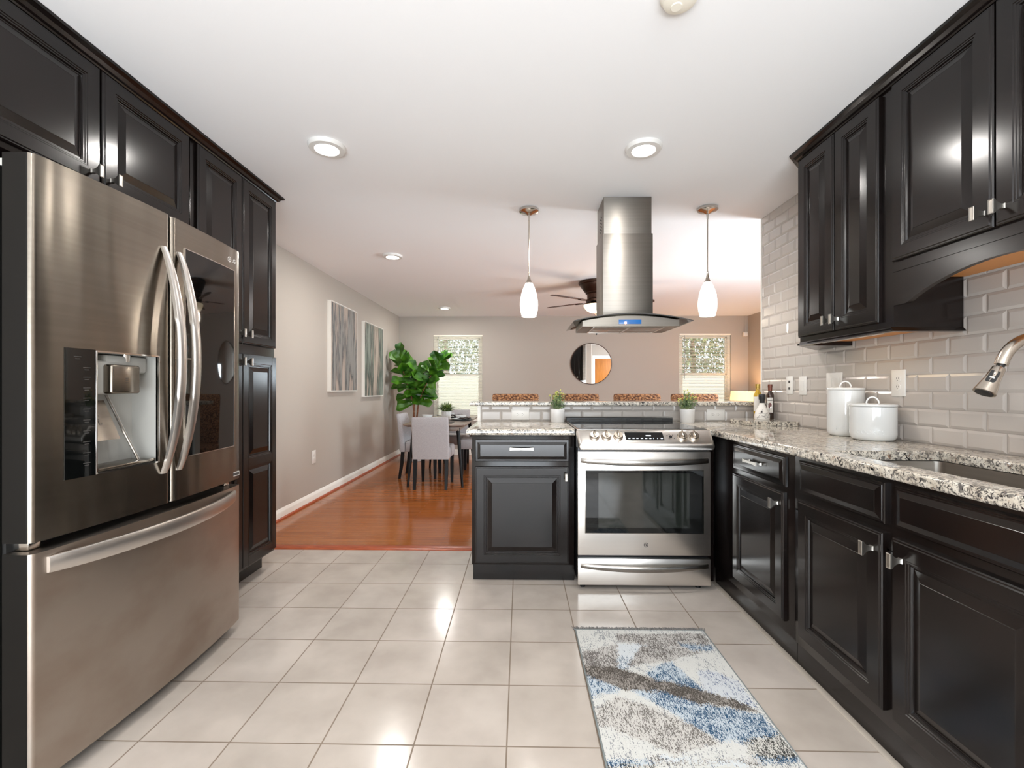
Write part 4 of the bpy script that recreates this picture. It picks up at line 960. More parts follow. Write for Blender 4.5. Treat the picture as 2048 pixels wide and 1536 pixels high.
for k in range(5):
    a = math.radians(143.5+72*k); ca, sa = math.cos(a), math.sin(a); Z = 2.205
    R_ = Matrix(((ca, -sa, 0, fc.x), (sa, ca, 0, fc.y), (0, 0, 1, Z), (0, 0, 0, 1))) @ Matrix.Rotation(math.radians(-8), 4, 'X')
    pl = [(.20, -.045), (.26, -.055), (.55, -.068), (.64, -.066), (.675, -.045), (.69, 0), (.675, .045), (.64, .066), (.55, .068), (.26, .055), (.20, .045)]
    mb = MB(); mb.loft([[R_ @ Vector((x, y, h_)) for x, y in pl] for h_ in (0, .006)]); b = mb.build('blade', 'fan_blade', t)
    mb = MB(); mb.loft([[R_ @ Vector((x, y, h_)) for x, y in ((.10, -.012), (.17, -.010), (.21, -.035), (.27, -.03), (.28, 0), (.27, .03), (.21, .035), (.17, .010), (.10, .012))] for h_ in (-.009, -.001)]); mb.build('blade_bracket', 'bronze', b)
MB().tube([(fc.x-.02, fc.y-.13, 2.17), (fc.x-.02, fc.y-.13, 1.85)], .0012, 5).build('pull_chain', 'bronze', t)
MB().lathe([(0, 1.79), (.009, 1.80), (.010, 1.815), (.004, 1.85), (0, 1.852)], 12, (fc.x-.02, fc.y-.13, 0)).build('chain_pull', 'black_plastic', t)
l = bpy.data.lights.new('lamp_light', 'POINT'); l.energy = 8; l.color = (1, .86, .68); l.shadow_soft_size = .08
o = bpy.data.objects.new('lamp_light', l); C.objects.link(o); o.parent = t; o.location = (0, 0, -.06)
# table lamp on a side table
lx, ly = 3.60, 7.40
t = thing('side_table', 'round dark side table under the lit table lamp in the far corner', 'table', (lx, ly, 0))
MB().lathe([(0, .55), (.23, .55), (.24, .56), (.24, .58), (.23, .59), (0, .59)], 32, (lx, ly, 0)).build('tabletop', 'black_wood', t)
for k in range(3):
    a = k*2*PI/3+.5; MB().tube([(lx+.12*math.cos(a), ly+.12*math.sin(a), .55), (lx+.2*math.cos(a), ly+.2*math.sin(a), .0)], [.016, .011], 8).build('leg', 'black_wood', t)
t = thing('table_lamp', 'lit table lamp with a warm cream drum shade in the far right corner', 'lamp', (lx, ly, .59))
MB().lathe([(0, .591), (.08, .591), (.085, .60), (.05, .62), (.06, .68), (.075, .74), (.05, .80), (.018, .83), (.012, .87), (0, .87)], 28, (lx, ly, 0)).build('base', 'ceramic', t)
MB().lathe([(.20, .865), (.177, 1.122), (.175, 1.122), (.198, .865)], 40, (lx, ly, 0), cap=False).build('lamp_shade', 'lamp_shade_warm', t)
l = bpy.data.lights.new('lamp_light', 'POINT'); l.energy = 14; l.color = (1, .66, .38); l.shadow_soft_size = .06
o = bpy.data.objects.new('lamp_light', l); C.objects.link(o); o.parent = t; o.location = (0, 0, .42)
t = thing('motion_sensor', 'small white motion sensor high in the far right room corner', 'sensor', (3.90, 7.91, 2.08))
MB().box(3.86, 3.935, 7.90, 7.965, 2.075, 2.15, .012, 3).build('housing', 'white_plastic', t)
MB().tube([(3.925, 7.955, 2.15), (3.928, 7.958, 2.43)], .004, 6).build('cable', 'white_plastic', t)

# ------------------------------------------------------------------ outlets and plates
def outlet(name, label, cat, O, u, v, n, w, h, kind):
    """plate centred at O; u,v in its plane, v = long axis of the sockets"""
    u, v, n = Vector(u), Vector(v), Vector(n); M = frame(Vector(O), u, v, n); t = thing(name, label, cat, tuple(O))
    MB().box(-w/2, w/2, -h/2, h/2, 0, .006, .0028, 2, M).build('wall_plate', 'white_plastic', t)
    if kind == 'duplex':
        for s_ in (-1, 1):
            f = MB().lathe([(0, .006), (.0165, .006), (.0165, .0085), (0, .0085)], 20, M=M @ Matrix.Translation((0, s_*.0195, 0))).build('socket', 'white_plastic', t)
            m_ = MB()
            for a, l_ in ((-.006, .008), (.006, .007)): m_.box(a-.0009, a+.0009, s_*.0195-l_/2+.003, s_*.0195+l_/2+.003, .0085, .0088, 0, 1, M)
            m_.lathe([(0, .0085), (.0022, .0085), (.0022, .0088), (0, .0088)], 8, M=M @ Matrix.Translation((0, s_*.0195-.007, 0))); m_.build('slots', 'slot', f)
    elif kind == 'jack':
        for s_ in (-1, 1):
            f = MB().box(-.009, .009, s_*.022-.008, s_*.022+.008, .006, .008, .001, 1, M).build('jack', 'slot', t)
    elif kind == 'rocker':
        MB().box(-.016, .016, -.033, .033, .006, .009, .001, 1, M).build('rocker', 'white_plastic', t)
    elif kind == 'double':
        MB().box(-.045, -.014, -.033, .033, .006, .0085, .001, 1, M).build('rocker', 'white_plastic', t)
        MB().box(.012, .045, -.033, .033, .006, .0085, .001, 1, M).build('socket', 'white_plastic', t)
    return t
XP = XT-.0005
outlet('wall_outlet', 'white duplex outlet on the tiled wall near the faucet', 'outlet', (XP, 2.185, 1.196), (0, -1, 0), (0, 0, 1), (-1, 0, 0), .078, .128, 'duplex')
outlet('switch_plate', 'wide white double plate behind the tall canister', 'switch', (XP, 2.626, 1.198), (0, -1, 0), (0, 0, 1), (-1, 0, 0), .130, .125, 'double')
outlet('light_switch', 'single white rocker switch on the tiles behind the oil bottles', 'switch', (XP, 2.915, 1.188), (0, -1, 0), (0, 0, 1), (-1, 0, 0), .076, .118, 'rocker')
outlet('jack_plate', 'white plate with two dark jacks, nearest the end of the tiled wall', 'outlet', (XP, 3.055, 1.192), (0, -1, 0), (0, 0, 1), (-1, 0, 0), .072, .118, 'jack')
g_ = 'outlets on the tiled half wall'
o = outlet('wall_outlet', 'white sideways outlet on the half wall left of the range', 'outlet', (-.002, 3.4115, .974), (0, 0, 1), (-1, 0, 0), (0, -1, 0), .080, .134, 'duplex'); o['group'] = g_
o = outlet('wall_outlet', 'white sideways outlet on the half wall right of the range', 'outlet', (1.458, 3.4115, .974), (0, 0, 1), (-1, 0, 0), (0, -1, 0), .080, .134, 'duplex'); o['group'] = g_
outlet('wall_outlet', 'white duplex outlet low on the plain left wall', 'outlet', (XL+.0005, 4.66, .46), (0, 1, 0), (0, 0, 1), (1, 0, 0), .085, .135, 'duplex')

# ------------------------------------------------------------------ worktop things
def canister(label, x, y, r, h, word, ang):
    z = ZG1+.0008; t = thing('canister', label, 'canister', (x, y, z), group='white ceramic canisters')
    b = MB().lathe([(0, 0), (r*.82, 0), (r*.90, .004), (r*.97, .014), (r, .030), (r, h), (r-.006, h), (r-.006, h-.004), (0, h-.004)], 48, (x, y, z)).build('jar', 'ceramic', t)
    MB().lathe([(0, h+.0015), (r+.001, h+.0015), (r+.003, h+.006), (r+.001, h+.012), (r*.7, h+.016), (0, h+.017)], 48, (x, y, z)).build('lid', 'ceramic', t)
    lid = t.children[-1]; mb = MB(); rings = []
    ca, sa = math.cos(ang+PI/2), math.sin(ang+PI/2); da, db = math.cos(ang), math.sin(ang)
    for k in range(15):
        a = PI*k/14; px = .024*math.cos(a); pz = h+.014+.032*math.sin(a)
        nx_, nz_ = math.cos(a), math.sin(a)
        rings.append([Vector((x+ca*(px+nx_*e_)+da*f_, y+sa*(px+nx_*e_)+db*f_, z+pz+nz_*e_)) for e_, f_ in ((-.003, -.011), (.003, -.011), (.003, .011), (-.003, .011))])
    mb.loft(rings).build('lid_handle', 'ceramic', lid, 50)
    if word:
        dx, dy = math.cos(ang), math.sin(ang)
        n = Vector((dx, dy, 0)); u = Vector((-dy, dx, 0)); M = frame(Vector((x, y, z+.040)), u, Vector((0, 0, 1)), n)
        text_part('embossed_word', word, .026, M, 'ceramic', b, .0012, bend=r)
    return t
canister('tall white ceramic canister with a lid, in front of the double wall plate', 1.700, 2.40, .0815, .235, 'FLOUR', math.radians(232))
canister('short wide white ceramic cookie canister, nearest the sink', 1.684, 2.195, .0915, .158, 'COOKIES', math.radians(226))
zb = .9558
t = thing('oil_bottle', 'slim dark brown bottle with a white label, next to the tiled wall', 'bottle', (1.757, 3.22, zb), group='bottles on the granite board')
bt = MB().lathe([(0, 0), (.023, 0), (.025, .004), (.025, .165), (.022, .178), (.013, .190), (.0115, .20), (.0115, .205), (0, .205)], 28, (1.757, 3.22, zb)).build('bottle', 'bottle_dark', t)
MB().lathe([(0, .198), (.0135, .198), (.0135, .222), (.0150, .224), (.0150, .243), (0, .244)], 24, (1.757, 3.22, zb)).build('cap', 'cap_brown', t)
def label_patch(name, c, r, z0, z1, a0, a1, m, par, off=.0008, rnd=False):
    mb = MB(); A = [math.radians(a0+(a1-a0)*k/12) for k in range(13)]
    B0 = mb._v([(c[0]+(r+off)*math.cos(a), c[1]+(r+off)*math.sin(a), z0+(.012*(abs(k-6)/6)**2 if rnd else 0)) for k, a in enumerate(A)]); B1 = mb._v([(c[0]+(r+off)*math.cos(a), c[1]+(r+off)*math.sin(a), z1-(.012*(abs(k-6)/6)**2 if rnd else 0)) for k, a in enumerate(A)])
    for k in range(12): mb._f([B0[k], B0[k+1], B1[k+1], B1[k]], True)
    return mb.build(name, m, par)
label_patch('label', (1.757, 3.22), .025, zb+.045, zb+.150, 195, 285, 'paper', bt)
label_patch('label_emblem', (1.757, 3.22), .025, zb+.075, zb+.115, 218, 262, 'label_ink', bt, .0016, True)
label_patch('label_print', (1.757, 3.22), .025, zb+.128, zb+.131, 205, 275, 'slot', bt, .0016)
t = thing('oil_bottle', 'slim bottle of yellow oil with a gold cap, rearmost on the granite board', 'bottle', (1.722, 3.32, zb), group='bottles on the granite board')
bt = MB().lathe([(0, 0), (.025, 0), (.027, .004), (.027, .165), (.022, .182), (.0135, .194), (.012, .202), (.012, .208), (0, .208)], 28, (1.722, 3.32, zb)).build('bottle', 'oil_yellow', t)
MB().lathe([(0, .212), (.0145, .212), (.0145, .222), (.0165, .224), (.0165, .246), (0, .247)], 24, (1.722, 3.32, zb)).build('cap', 'cap_gold', t)
label_patch('label', (1.722, 3.32), .027, zb+.05, zb+.155, 180, 300, 'paper', bt)
t = thing('cruet', 'squat white patterned oil cruet with a black pourer, in front of the bottles', 'bottle', (1.672, 3.165, zb), group='bottles on the granite board')
bt = MB().lathe([(0, 0), (.046, 0), (.048, .006), (.0475, .030), (.042, .052), (.030, .078), (.019, .100), (.015, .114), (.015, .118), (0, .118)], 32, (1.672, 3.165, zb)).build('jug', 'paper', t)
MB().lathe([(0, .114), (.017, .114), (.017, .134), (.021, .140), (.022, .168), (.018, .174), (0, .174)], 24, (1.672, 3.165, zb)).build('pourer', 'cork_black', t)
mb = MB(); h0 = [(1.672+.013, 3.165-.010, zb+.106), (1.672+.034, 3.165-.016, zb+.108), (1.672+.046, 3.165-.02, zb+.088), (1.672+.038, 3.165-.018, zb+.062)]
mb.tube(h0, .0045, 8).build('jug_handle', 'clear_glass', t)
def rad(z): 
    P = [(0, .046), (.006, .048), (.030, .0475), (.052, .042), (.078, .030), (.100, .019)]
    for (z0, r0), (z1, r1) in zip(P, P[1:]):
        if z <= z1: return r0+(r1-r0)*(z-z0)/(z1-z0)
    return .015
mb = MB()
for a0, z0, a1, z1 in ((200, .012, 290, .034), (235, .034, 275, .008), (255, .026, 300, .012), (215, .040, 300, .048), (260, .034, 292, .046), (205, .008, 228, .036), (278, .010, 300, .040), (228, .050, 250, .070)):
    P = [Vector((1.672+(rad(zz)+.0007)*math.cos(aa), 3.165+(rad(zz)+.0007)*math.sin(aa), zb+zz)) for aa, zz in ((math.radians(a0+(a1-a0)*k/6), z0+(z1-z0)*k/6) for k in range(7))]
    mb.tube(P, .0007, 4)
mb.lathe([(0, 0), (.0055, 0), (.0055, .0012), (0, .0012)], 12, M=frame(Vector((1.672+.0415*math.cos(math.radians(240)), 3.165+.0415*math.sin(math.radians(240)), zb+.053)), Vector((.87, -.5, 0)), Vector((0, 0, 1)), Vector((-.5, -.87, 0)))); mb.build('jug_pattern', 'crack_ink', bt)

def herb(x, y, label, seed):
    z = ZG1+.0008; t = thing('potted_herb', label, 'plant', (x, y, z), group='potted plants on the worktop'); rnd = random.Random(seed)
    MB().lathe([(0, 0), (.047, 0), (.049, .003), (.0515, .092), (.050, .094), (.047, .092), (.046, .084), (0, .084)], 36, (x, y, z)).build('pot', 'matte_white', t)
    MB().lathe([(0, .0845), (.045, .0845), (.02, .090), (0, .091)], 20, (x, y, z)).build('soil', 'soil', t)
    lf, bd, st = MB(), MB(), MB()
    for i in range(34):
        a = rnd.uniform(0, 2*PI); sp = rnd.uniform(.01, .070) if i > 6 else rnd.uniform(0, .02); top = Vector((x+sp*math.cos(a), y+sp*math.sin(a)*.8, z+.10+rnd.uniform(.045, .125)*(1-.5*(sp/.07)**2)+.01)); b0 = Vector((x+sp*.35*math.cos(a), y+sp*.35*math.sin(a), z+.086))
        mid = (b0+top)/2+Vector((math.cos(a), math.sin(a), 0))*.012; st.tube([b0, mid, top], .0009, 4)
        for q in range(15):
            s_ = rnd.uniform(.25, 1.0); p = b0.lerp(mid, s_*2) if s_ < .5 else mid.lerp(top, s_*2-1); sz = rnd.uniform(.007, .0125)
            R_ = Matrix.Rotation(rnd.uniform(0, 6.3), 3, 'Z') @ Matrix.Rotation(rnd.uniform(-1.0, 1.0), 3, 'X')
            pts = [R_ @ Vector(v)*sz for v in ((0, 0, 0), (.45, .5, .1), (.42, 1.0, .12), (0, 1.4, 0), (-.42, 1.0, .12), (-.45, .5, .1))]
            lf._f(lf._v([p+v for v in pts]))
        if i % 2 == 0:
            for q in range(3):
                p = top+Vector((rnd.uniform(-.008, .008), rnd.uniform(-.008, .008), rnd.uniform(-.004, .008))); bd.lathe([(0, -.004), (.004, -.001), (.004, .002), (0, .005)], 6, p)
    lf.build('foliage', 'herb_leaf', t, recalc=False); bd.build('buds', 'herb_bud', t); st.build('stems', 'herb_leaf', t)
herb(.269, 3.295, 'small potted herb in a white pot, left of the cooktop', 3)
herb(1.205, 3.295, 'small potted herb in a white pot, right of the cooktop', 8)

# rug
RX_0, RX_1, RYa, RYb = .262, .880, 1.22, 2.185
t = thing('runner_rug', 'grey, cream and blue abstract runner rug on the tiles before the range', 'rug', ((RX_0+RX_1)/2, (RYa+RYb)/2, 0))
MB().box(RX_0+.006, RX_1-.006, RYa, RYb, .0008, .0070, .002).build('backing', 'rug_edge', t)
RUG = [('white', [(0.247, 2.146), (0.87, 2.169), (0.852, 2.013), (0.731, 2.001), (0.251, 1.992)]), ('gray', [(0.451, 2.15), (0.868, 2.164), (0.862, 2.063), (0.577, 2.047), (0.451, 2.096)]), ('gray', [(0.258, 2.002), (0.439, 2.065), (0.405, 1.879), (0.257, 1.91)]), ('pale', [(0.44, 2.07), (0.576, 2.062), (0.461, 1.897), (0.405, 1.879)]), ('gray', [(0.546, 2.057), (0.855, 2.033), (0.654, 1.953), (0.645, 1.944), (0.446, 1.901)]), ('blue', [(0.718, 2.075), (0.862, 2.063), (0.855, 2.013), (0.747, 2.031)]), ('white', [(0.648, 1.953), (0.854, 2.018), (0.865, 1.818), (0.705, 1.758), (0.673, 1.842)]), ('white', [(0.438, 1.888), (0.538, 1.907), (0.509, 1.823), (0.453, 1.863)]), ('blue', [(0.525, 1.881), (0.645, 1.944), (0.673, 1.842), (0.712, 1.751), (0.588, 1.771), (0.516, 1.831)]), ('bluel', [(0.73, 1.885), (0.789, 1.877), (0.863, 1.814), (0.861, 1.657), (0.769, 1.716), (0.702, 1.751)]), ('dark', [(0.257, 1.91), (0.422, 1.887), (0.515, 1.827), (0.65, 1.779), (0.81, 1.703), (0.863, 1.635), (0.746, 1.665), (0.618, 1.693), (0.406, 1.749), (0.258, 1.843)]), ('blue', [(0.258, 1.844), (0.397, 1.751), (0.255, 1.703)]), ('blue', [(0.416, 1.753), (0.55, 1.744), (0.644, 1.686), (0.743, 1.658), (0.863, 1.625), (0.864, 1.54), (0.734, 1.499), (0.665, 1.503), (0.606, 1.555), (0.535, 1.638)]), ('white', [(0.255, 1.703), (0.397, 1.751), (0.424, 1.742), (0.357, 1.681), (0.265, 1.643)]), ('grayl', [(0.265, 1.643), (0.369, 1.716), (0.445, 1.676), (0.531, 1.625), (0.606, 1.555), (0.653, 1.495), (0.602, 1.45), (0.479, 1.443), (0.449, 1.475), (0.347, 1.533), (0.264, 1.569)]), ('white', [(0.264, 1.569), (0.347, 1.533), (0.449, 1.475), (0.446, 1.44), (0.337, 1.404), (0.256, 1.388)]), ('darkl', [(0.663, 1.479), (0.864, 1.54), (0.881, 1.443), (0.72, 1.43)]), ('white', [(0.479, 1.443), (0.653, 1.495), (0.728, 1.496), (0.72, 1.43), (0.56, 1.425)]), ('blue', [(0.7, 1.43), (0.881, 1.443), (0.871, 1.402), (0.743, 1.4)]), ('gray', [(0.334, 1.404), (0.446, 1.44), (0.418, 1.351), (0.249, 1.348)]), ('pale', [(0.446, 1.44), (0.565, 1.427), (0.548, 1.396), (0.432, 1.394)]), ('gray', [(0.565, 1.427), (0.72, 1.43), (0.743, 1.4), (0.548, 1.396)])]
RCOL = {'white': ((208, 208, 204), (128, 132, 138), .15), 'gray': ((190, 187, 183), (100, 95, 92), .52), 'pale': ((206, 211, 214), (110, 124, 140), .16), 'blue': ((188, 198, 206), (46, 80, 110), .54),
        'bluel': ((200, 204, 208), (84, 98, 130), .30), 'dark': ((150, 144, 138), (78, 73, 68), .70), 'grayl': ((200, 197, 192), (112, 107, 103), .46), 'darkl': ((200, 198, 192), (62, 62, 60), .50)}
def in_poly(x, y, P):
    c = False; j = len(P)-1
    for i in range(len(P)):
        if (P[i][1] > y) != (P[j][1] > y) and x < (P[j][0]-P[i][0])*(y-P[i][1])/(P[j][1]-P[i][1])+P[i][0]: c = not c
        j = i
    return c
def weave():
    from mathutils import noise
    rnd = random.Random(4); x0, x1, y0, y1 = RX_0+.006, RX_1-.006, RYa, RYb; nx, ny = 290, 320
    vs = [(x0+(x1-x0)*i/nx, y0+(y1-y0)*j/ny, .0084) for j in range(ny+1) for i in range(nx+1)]
    fs = [(j*(nx+1)+i, j*(nx+1)+i+1, (j+1)*(nx+1)+i+1, (j+1)*(nx+1)+i) for j in range(ny) for i in range(nx)]
    me = bpy.data.meshes.new('pile'); me.from_pydata(vs, [], fs); ca = me.color_attributes.new('weave', 'FLOAT_COLOR', 'CORNER'); buf = []
    hold = [0]*nx; hv = [0.0]*nx
    for j in range(ny):
        for i in range(nx):
            x = x0+(x1-x0)*(i+.5)/nx; y = y0+(y1-y0)*(j+.5)/ny
            if hold[i] <= 0: hold[i] = rnd.choice((1, 1, 2, 2, 3, 4)); hv[i] = rnd.random()
            hold[i] -= 1
            nq = noise.noise(Vector((x*28, y*28, 0))); n2 = noise.noise(Vector((x*9, y*6, 5))); n3 = noise.noise(Vector((x*150, y*22, 9)))
            xx = x+.012*nq+.014*(rnd.random()-.5); yy = y+.012*noise.noise(Vector((x*28, y*28, 7)))+.022*(rnd.random()-.5); kind = 'white'
            if yy < 1.42: yy = 1.42+(1.42-yy)*1.0; xx = RX_0+RX_1-xx
            for nme, P in RUG:
                if in_poly(xx, yy, P): kind = nme
            b_, d_, pr = RCOL[kind]
            f = hv[i]*.75+.25*rnd.random(); pr2 = .05+pr*.85+.42*n2+.30*nq+.30*n3
            k = 1.0 if f < pr2 else 0.0
            if k and rnd.random() < .3: k = .55
            br = 1+.05*(rnd.random()-.5)
            c0 = srgb(*[min(255, v*br) for v in b_]); c1 = srgb(*[min(255, v*br) for v in d_])
            buf += [c0[q]+(c1[q]-c0[q])*k for q in range(3)]+[1.0]
    full = []
    for q in range(0, len(buf), 4): full += buf[q:q+4]*4
    ca.data.foreach_set('color', full); me.materials.append(MATS['rug_pile']); me.transform(world_of(t).inverted())
    o = bpy.data.objects.new('pile', me); C.objects.link(o); o.parent = t
weave()
mb = MB()
for x in (RX_0, RX_1-.006): mb.box(x, x+.006, RYa, RYb, .0008, .009, .002)
mb.box(RX_0, RX_1, RYb, RYb+.009, .0008, .009, .002); mb.box(RX_0, RX_1, RYa-.009, RYa, .0008, .009, .002)
mb.build('edge_binding', 'rug_edge', t)
mb = MB(); rnd = random.Random(2)
for s_, yy in ((1, RYb+.009), (-1, RYa-.009)):
    for i in range(330):
        x = RX_0-.006+(RX_1-RX_0+.012)*i/329+rnd.uniform(-.002, .002); L_ = rnd.uniform(.018, .034); dx = rnd.uniform(-.008, .008)
        mb.tube([(x, yy-.001*s_, .004), (x+dx*.4, yy+s_*L_*.5, .006+rnd.uniform(0, .003)), (x+dx, yy+s_*L_, .0022)], [.0014, .0013, .0008], 4)
mb.build('fringe', 'rug_fringe', t)

# ------------------------------------------------------------------ living room
def picture(label, y0, y1, z0, z1, m):
    t = thing('wall_art', label, 'picture', (XL, (y0+y1)/2, z0), group='streaked abstract canvases on the left wall'); x = XL+.001
    mb = MB()
    for a, b, c_, d_ in ((y0, y0+.006, z0, z1), (y1-.006, y1, z0, z1), (y0+.006, y1-.006, z0, z0+.006), (y0+.006, y1-.006, z1-.006, z1)): mb.box(x, x+.042, a, b, c_, d_)
    mb.box(x, x+.030, y0+.006, y1-.006, z0+.006, z1-.006); mb.build('float_frame', 'white_trim', t)
    MB().box(x+.0302, x+.040, y0+.014, y1-.014, z0+.014, z1-.014).build('canvas', m, t)
picture('larger tall abstract canvas with grey streaks, nearer the pantry', 4.99, 5.80, 1.135, 2.155, 'painting_grey')
picture('tall abstract canvas with dark green streaks, nearer the fig plant', 6.08, 6.91, 1.055, 2.085, 'painting_green')
t = thing('wall_mirror', 'round wall mirror with a thin dark frame on the far wall', 'mirror', (1.236, YF, 1.605))
MB().lathe([(0, -.012), (.352, -.012), (.352, -.008), (0, -.008)], 64, (1.236, YF, 1.605), 'y').build('mirror_glass', 'mirror', t)
MB().lathe([(.352, -.001), (.352, -.018), (.354, -.020), (.360, -.020), (.362, -.018), (.362, -.001)], 64, (1.236, YF, 1.605), 'y', cap=False).build('frame', 'bronze', t)

# dining table
TX0, TX1, TY0, TY1 = -1.385, -.640, 5.27, 6.72
t = thing('dining_table', 'rectangular wood dining table with splayed black legs, set for a meal', 'table', ((TX0+TX1)/2, (TY0+TY1)/2, 0))
mb = MB(); mb.loft([[Vector((a, b, z)) for a, b in rrect(TX0+i, TX1-i, TY0+i, TY1-i, .03, 4)] for i, z in ((.035, .718), (0, .738), (0, .750), (.002, .752))]); mb.build('tabletop', 'table_wood', t)
MB().box(TX0+.09, TX1-.09, TY0+.10, TY1-.10, .665, .7178, .003).build('apron', 'table_wood', t)
for sx in (-1, 1):
    for sy in (-1, 1):
        cx_, cy_ = (TX0+TX1)/2, (TY0+TY1)/2
        MB().tube([(cx_+sx*.265, cy_+sy*.60, .70), (cx_+sx*.325, cy_+sy*.655, 0.0)], [.024, .014], 14).build('leg', 'black_wood', t)
# parsons chairs: built facing +y, back at y = 0
ch = thing('dining_chair', 'grey upholstered dining chair with its back to the viewer', 'chair', (0, 0, 0), group='grey dining chairs')
mb = MB(); rings = []
for z, y, th, w_ in ((.350, .035, .07, .212), (.44, .030, .07, .214), (.60, .015, .065, .214), (.74, -.005, .06, .214), (.82, -.022, .052, .212), (.838, -.026, .04, .206)):
    rings.append([Vector((a, b, z)) for a, b in rrect(-w_, w_, y-th/2, y+th/2, .018, 3)])
mb.loft(rings).build('backrest', 'fabric', ch, 50)
mb = MB(); rings = []
for z, i in ((.350, .006), (.356, 0), (.455, 0), (.475, .008), (.482, .03)): rings.append([Vector((a, b, z)) for a, b in rrect(-.212+i, .212-i, .068+i, .50-i, .03, 4)])
mb.loft(rings).build('seat', 'fabric', ch, 50)
mb = MB()
for bx_ in (-.10, 0, .10):
    for bz in (.58, .68, .77): mb.lathe([(0, 0), (.010, 0), (.008, .005), (0, .006)], 10, (bx_, .048-(bz-.58)*.11, bz), 'y')
mb.build('tufted_buttons', 'fabric', ch)
for sx in (-1, 1):
    for y, tip in ((.035, -.045), (.455, .0)):
        mb = MB(); rings = []
        for z, h_, yy in ((.352, .021, y), (.2, .0195, y+tip*.25), (.0, .0145, y+tip)): rings.append([Vector((sx*.183+a*h_, yy+b*h_, z)) for a, b in ((-1, -1), (1, -1), (1, 1), (-1, 1))])
        mb.loft(rings).build('leg', 'black_wood', ch, 30)
ch.location = (-1.043, 5.215, 0)
dup(ch, (-1.005, 7.05, 0), PI, 'grey upholstered dining chair at the far end of the table, before the window')
dup(ch, (-1.565, 6.04, 0), -PI/2, 'grey upholstered dining chair along the left wall side of the table')
dup(ch, (-.335, 6.30, 0), PI/2, 'grey upholstered dining chair on the right side of the table, partly behind the bar')
# place settings
def bowl(x, y, z, label, r=.075):
    t = MB().lathe([(0, 0), (r*.45, 0), (r*.5, .004), (r*.85, .025), (r, .052), (r*.97, .052), (r*.8, .026), (r*.4, .009), (0, .008)], 32, (x, y, z)).build('bowl', 'ceramic', None)
    tag(recentre(t), label, 'bowl', 'white bowls on the dining table')
def plate(x, y, z, label, r=.125):
    t = MB().lathe([(0, 0), (r*.6, 0), (r*.7, .004), (r, .016), (r*.98, .019), (r*.65, .007), (0, .006)], 36, (x, y, z)).build('plate', 'ceramic', None)
    tag(recentre(t), label, 'plate', 'white plates on the dining table')
def placemat(x, y, rz, label):
    m_ = MB().box(-.20, .20, -.14, .14, 0, .003, .001, 1, Matrix.Translation((x, y, .7525)) @ Matrix.Rotation(rz, 4, 'Z')).build('placemat', 'placemat', None)
    tag(recentre(m_), label, 'placemat', 'dark placemats on the dining table')
def napkin(x, y, rz, label):
    M = Matrix.Translation((x, y, 0)) @ Matrix.Rotation(rz, 4, 'Z'); mb = MB(); rings = []
    for k in range(11):
        s_ = -1+k*.2; w_ = .028+.022*abs(s_); h_ = .014-.004*abs(s_); rings.append([M @ Vector((s_*.09, a*w_, .7785+(.006*math.sin(s_*6))+b*h_+.010)) for a, b in ((-1, -.2), (-.5, -.9), (.5, -.9), (1, -.2), (.6, .8), (-.6, .8))])
    o = mb.loft(rings).build('napkin', 'napkin', None, 60); tag(recentre(o), label, 'napkin', 'dark napkins on the dining table')
for (x, y, rz, w_) in ((-.785, 5.95, PI/2, 'right side'), (-1.24, 6.00, PI/2, 'left side'), (-1.02, 5.50, 0, 'near end'), (-1.02, 6.50, 0, 'far end')):
    placemat(x, y, rz, 'dark placemat at the %s of the dining table' % w_)
    plate(x, y, .7565, 'white dinner plate at the %s of the dining table' % w_)
    bowl(x, y, .7665, 'white bowl on the plate at the %s of the dining table' % w_)
napkin(-.715, 5.80, 1.2, 'folded dark napkin at the right front of the table'); napkin(-.90, 6.42, .4, 'folded dark napkin near the far end of the table')
t = thing('potted_grass', 'spiky grass plant in a ribbed white pot in the middle of the dining table', 'plant', (-1.005, 6.12, .7525))
mb = MB(); rings = []
for z, r_ in ((0, .052), (.004, .055), (.105, .066), (.108, .062), (.095, .058)): rings.append([Vector((-1.005+(r_+(.002 if k % 2 else -.001))*math.cos(2*PI*k/56), 6.12+(r_+(.002 if k % 2 else -.001))*math.sin(2*PI*k/56), .753+z)) for k in range(56)])
mb.loft(rings).build('pot', 'matte_white', t, 20)
mb = MB(); rnd = random.Random(5)
for i in range(190):
    a = rnd.uniform(0, 2*PI); sp = rnd.uniform(.04, .22); h_ = rnd.uniform(.13, .21)*(1-.45*sp/.22); w_ = rnd.uniform(.007, .011)
    b0 = Vector((-1.005+.035*rnd.random()*math.cos(a), 6.12+.035*rnd.random()*math.sin(a), .845)); d_ = Vector((math.cos(a), math.sin(a), 0)); s_ = Vector((-math.sin(a), math.cos(a), 0)); prev = None
    for k in range(5):
        q = k/4; p = b0+d_*sp*q**1.25+Vector((0, 0, h_*(q-.25*q**4*2*sp/.17))); ww = w_*(1-q**2*.95); cur = mb._v([p-s_*ww, p+s_*ww])
        if prev: mb._f([prev[0], prev[1], cur[1], cur[0]], True)
        prev = cur
mb.build('blades', 'grass_leaf', t, recalc=False)

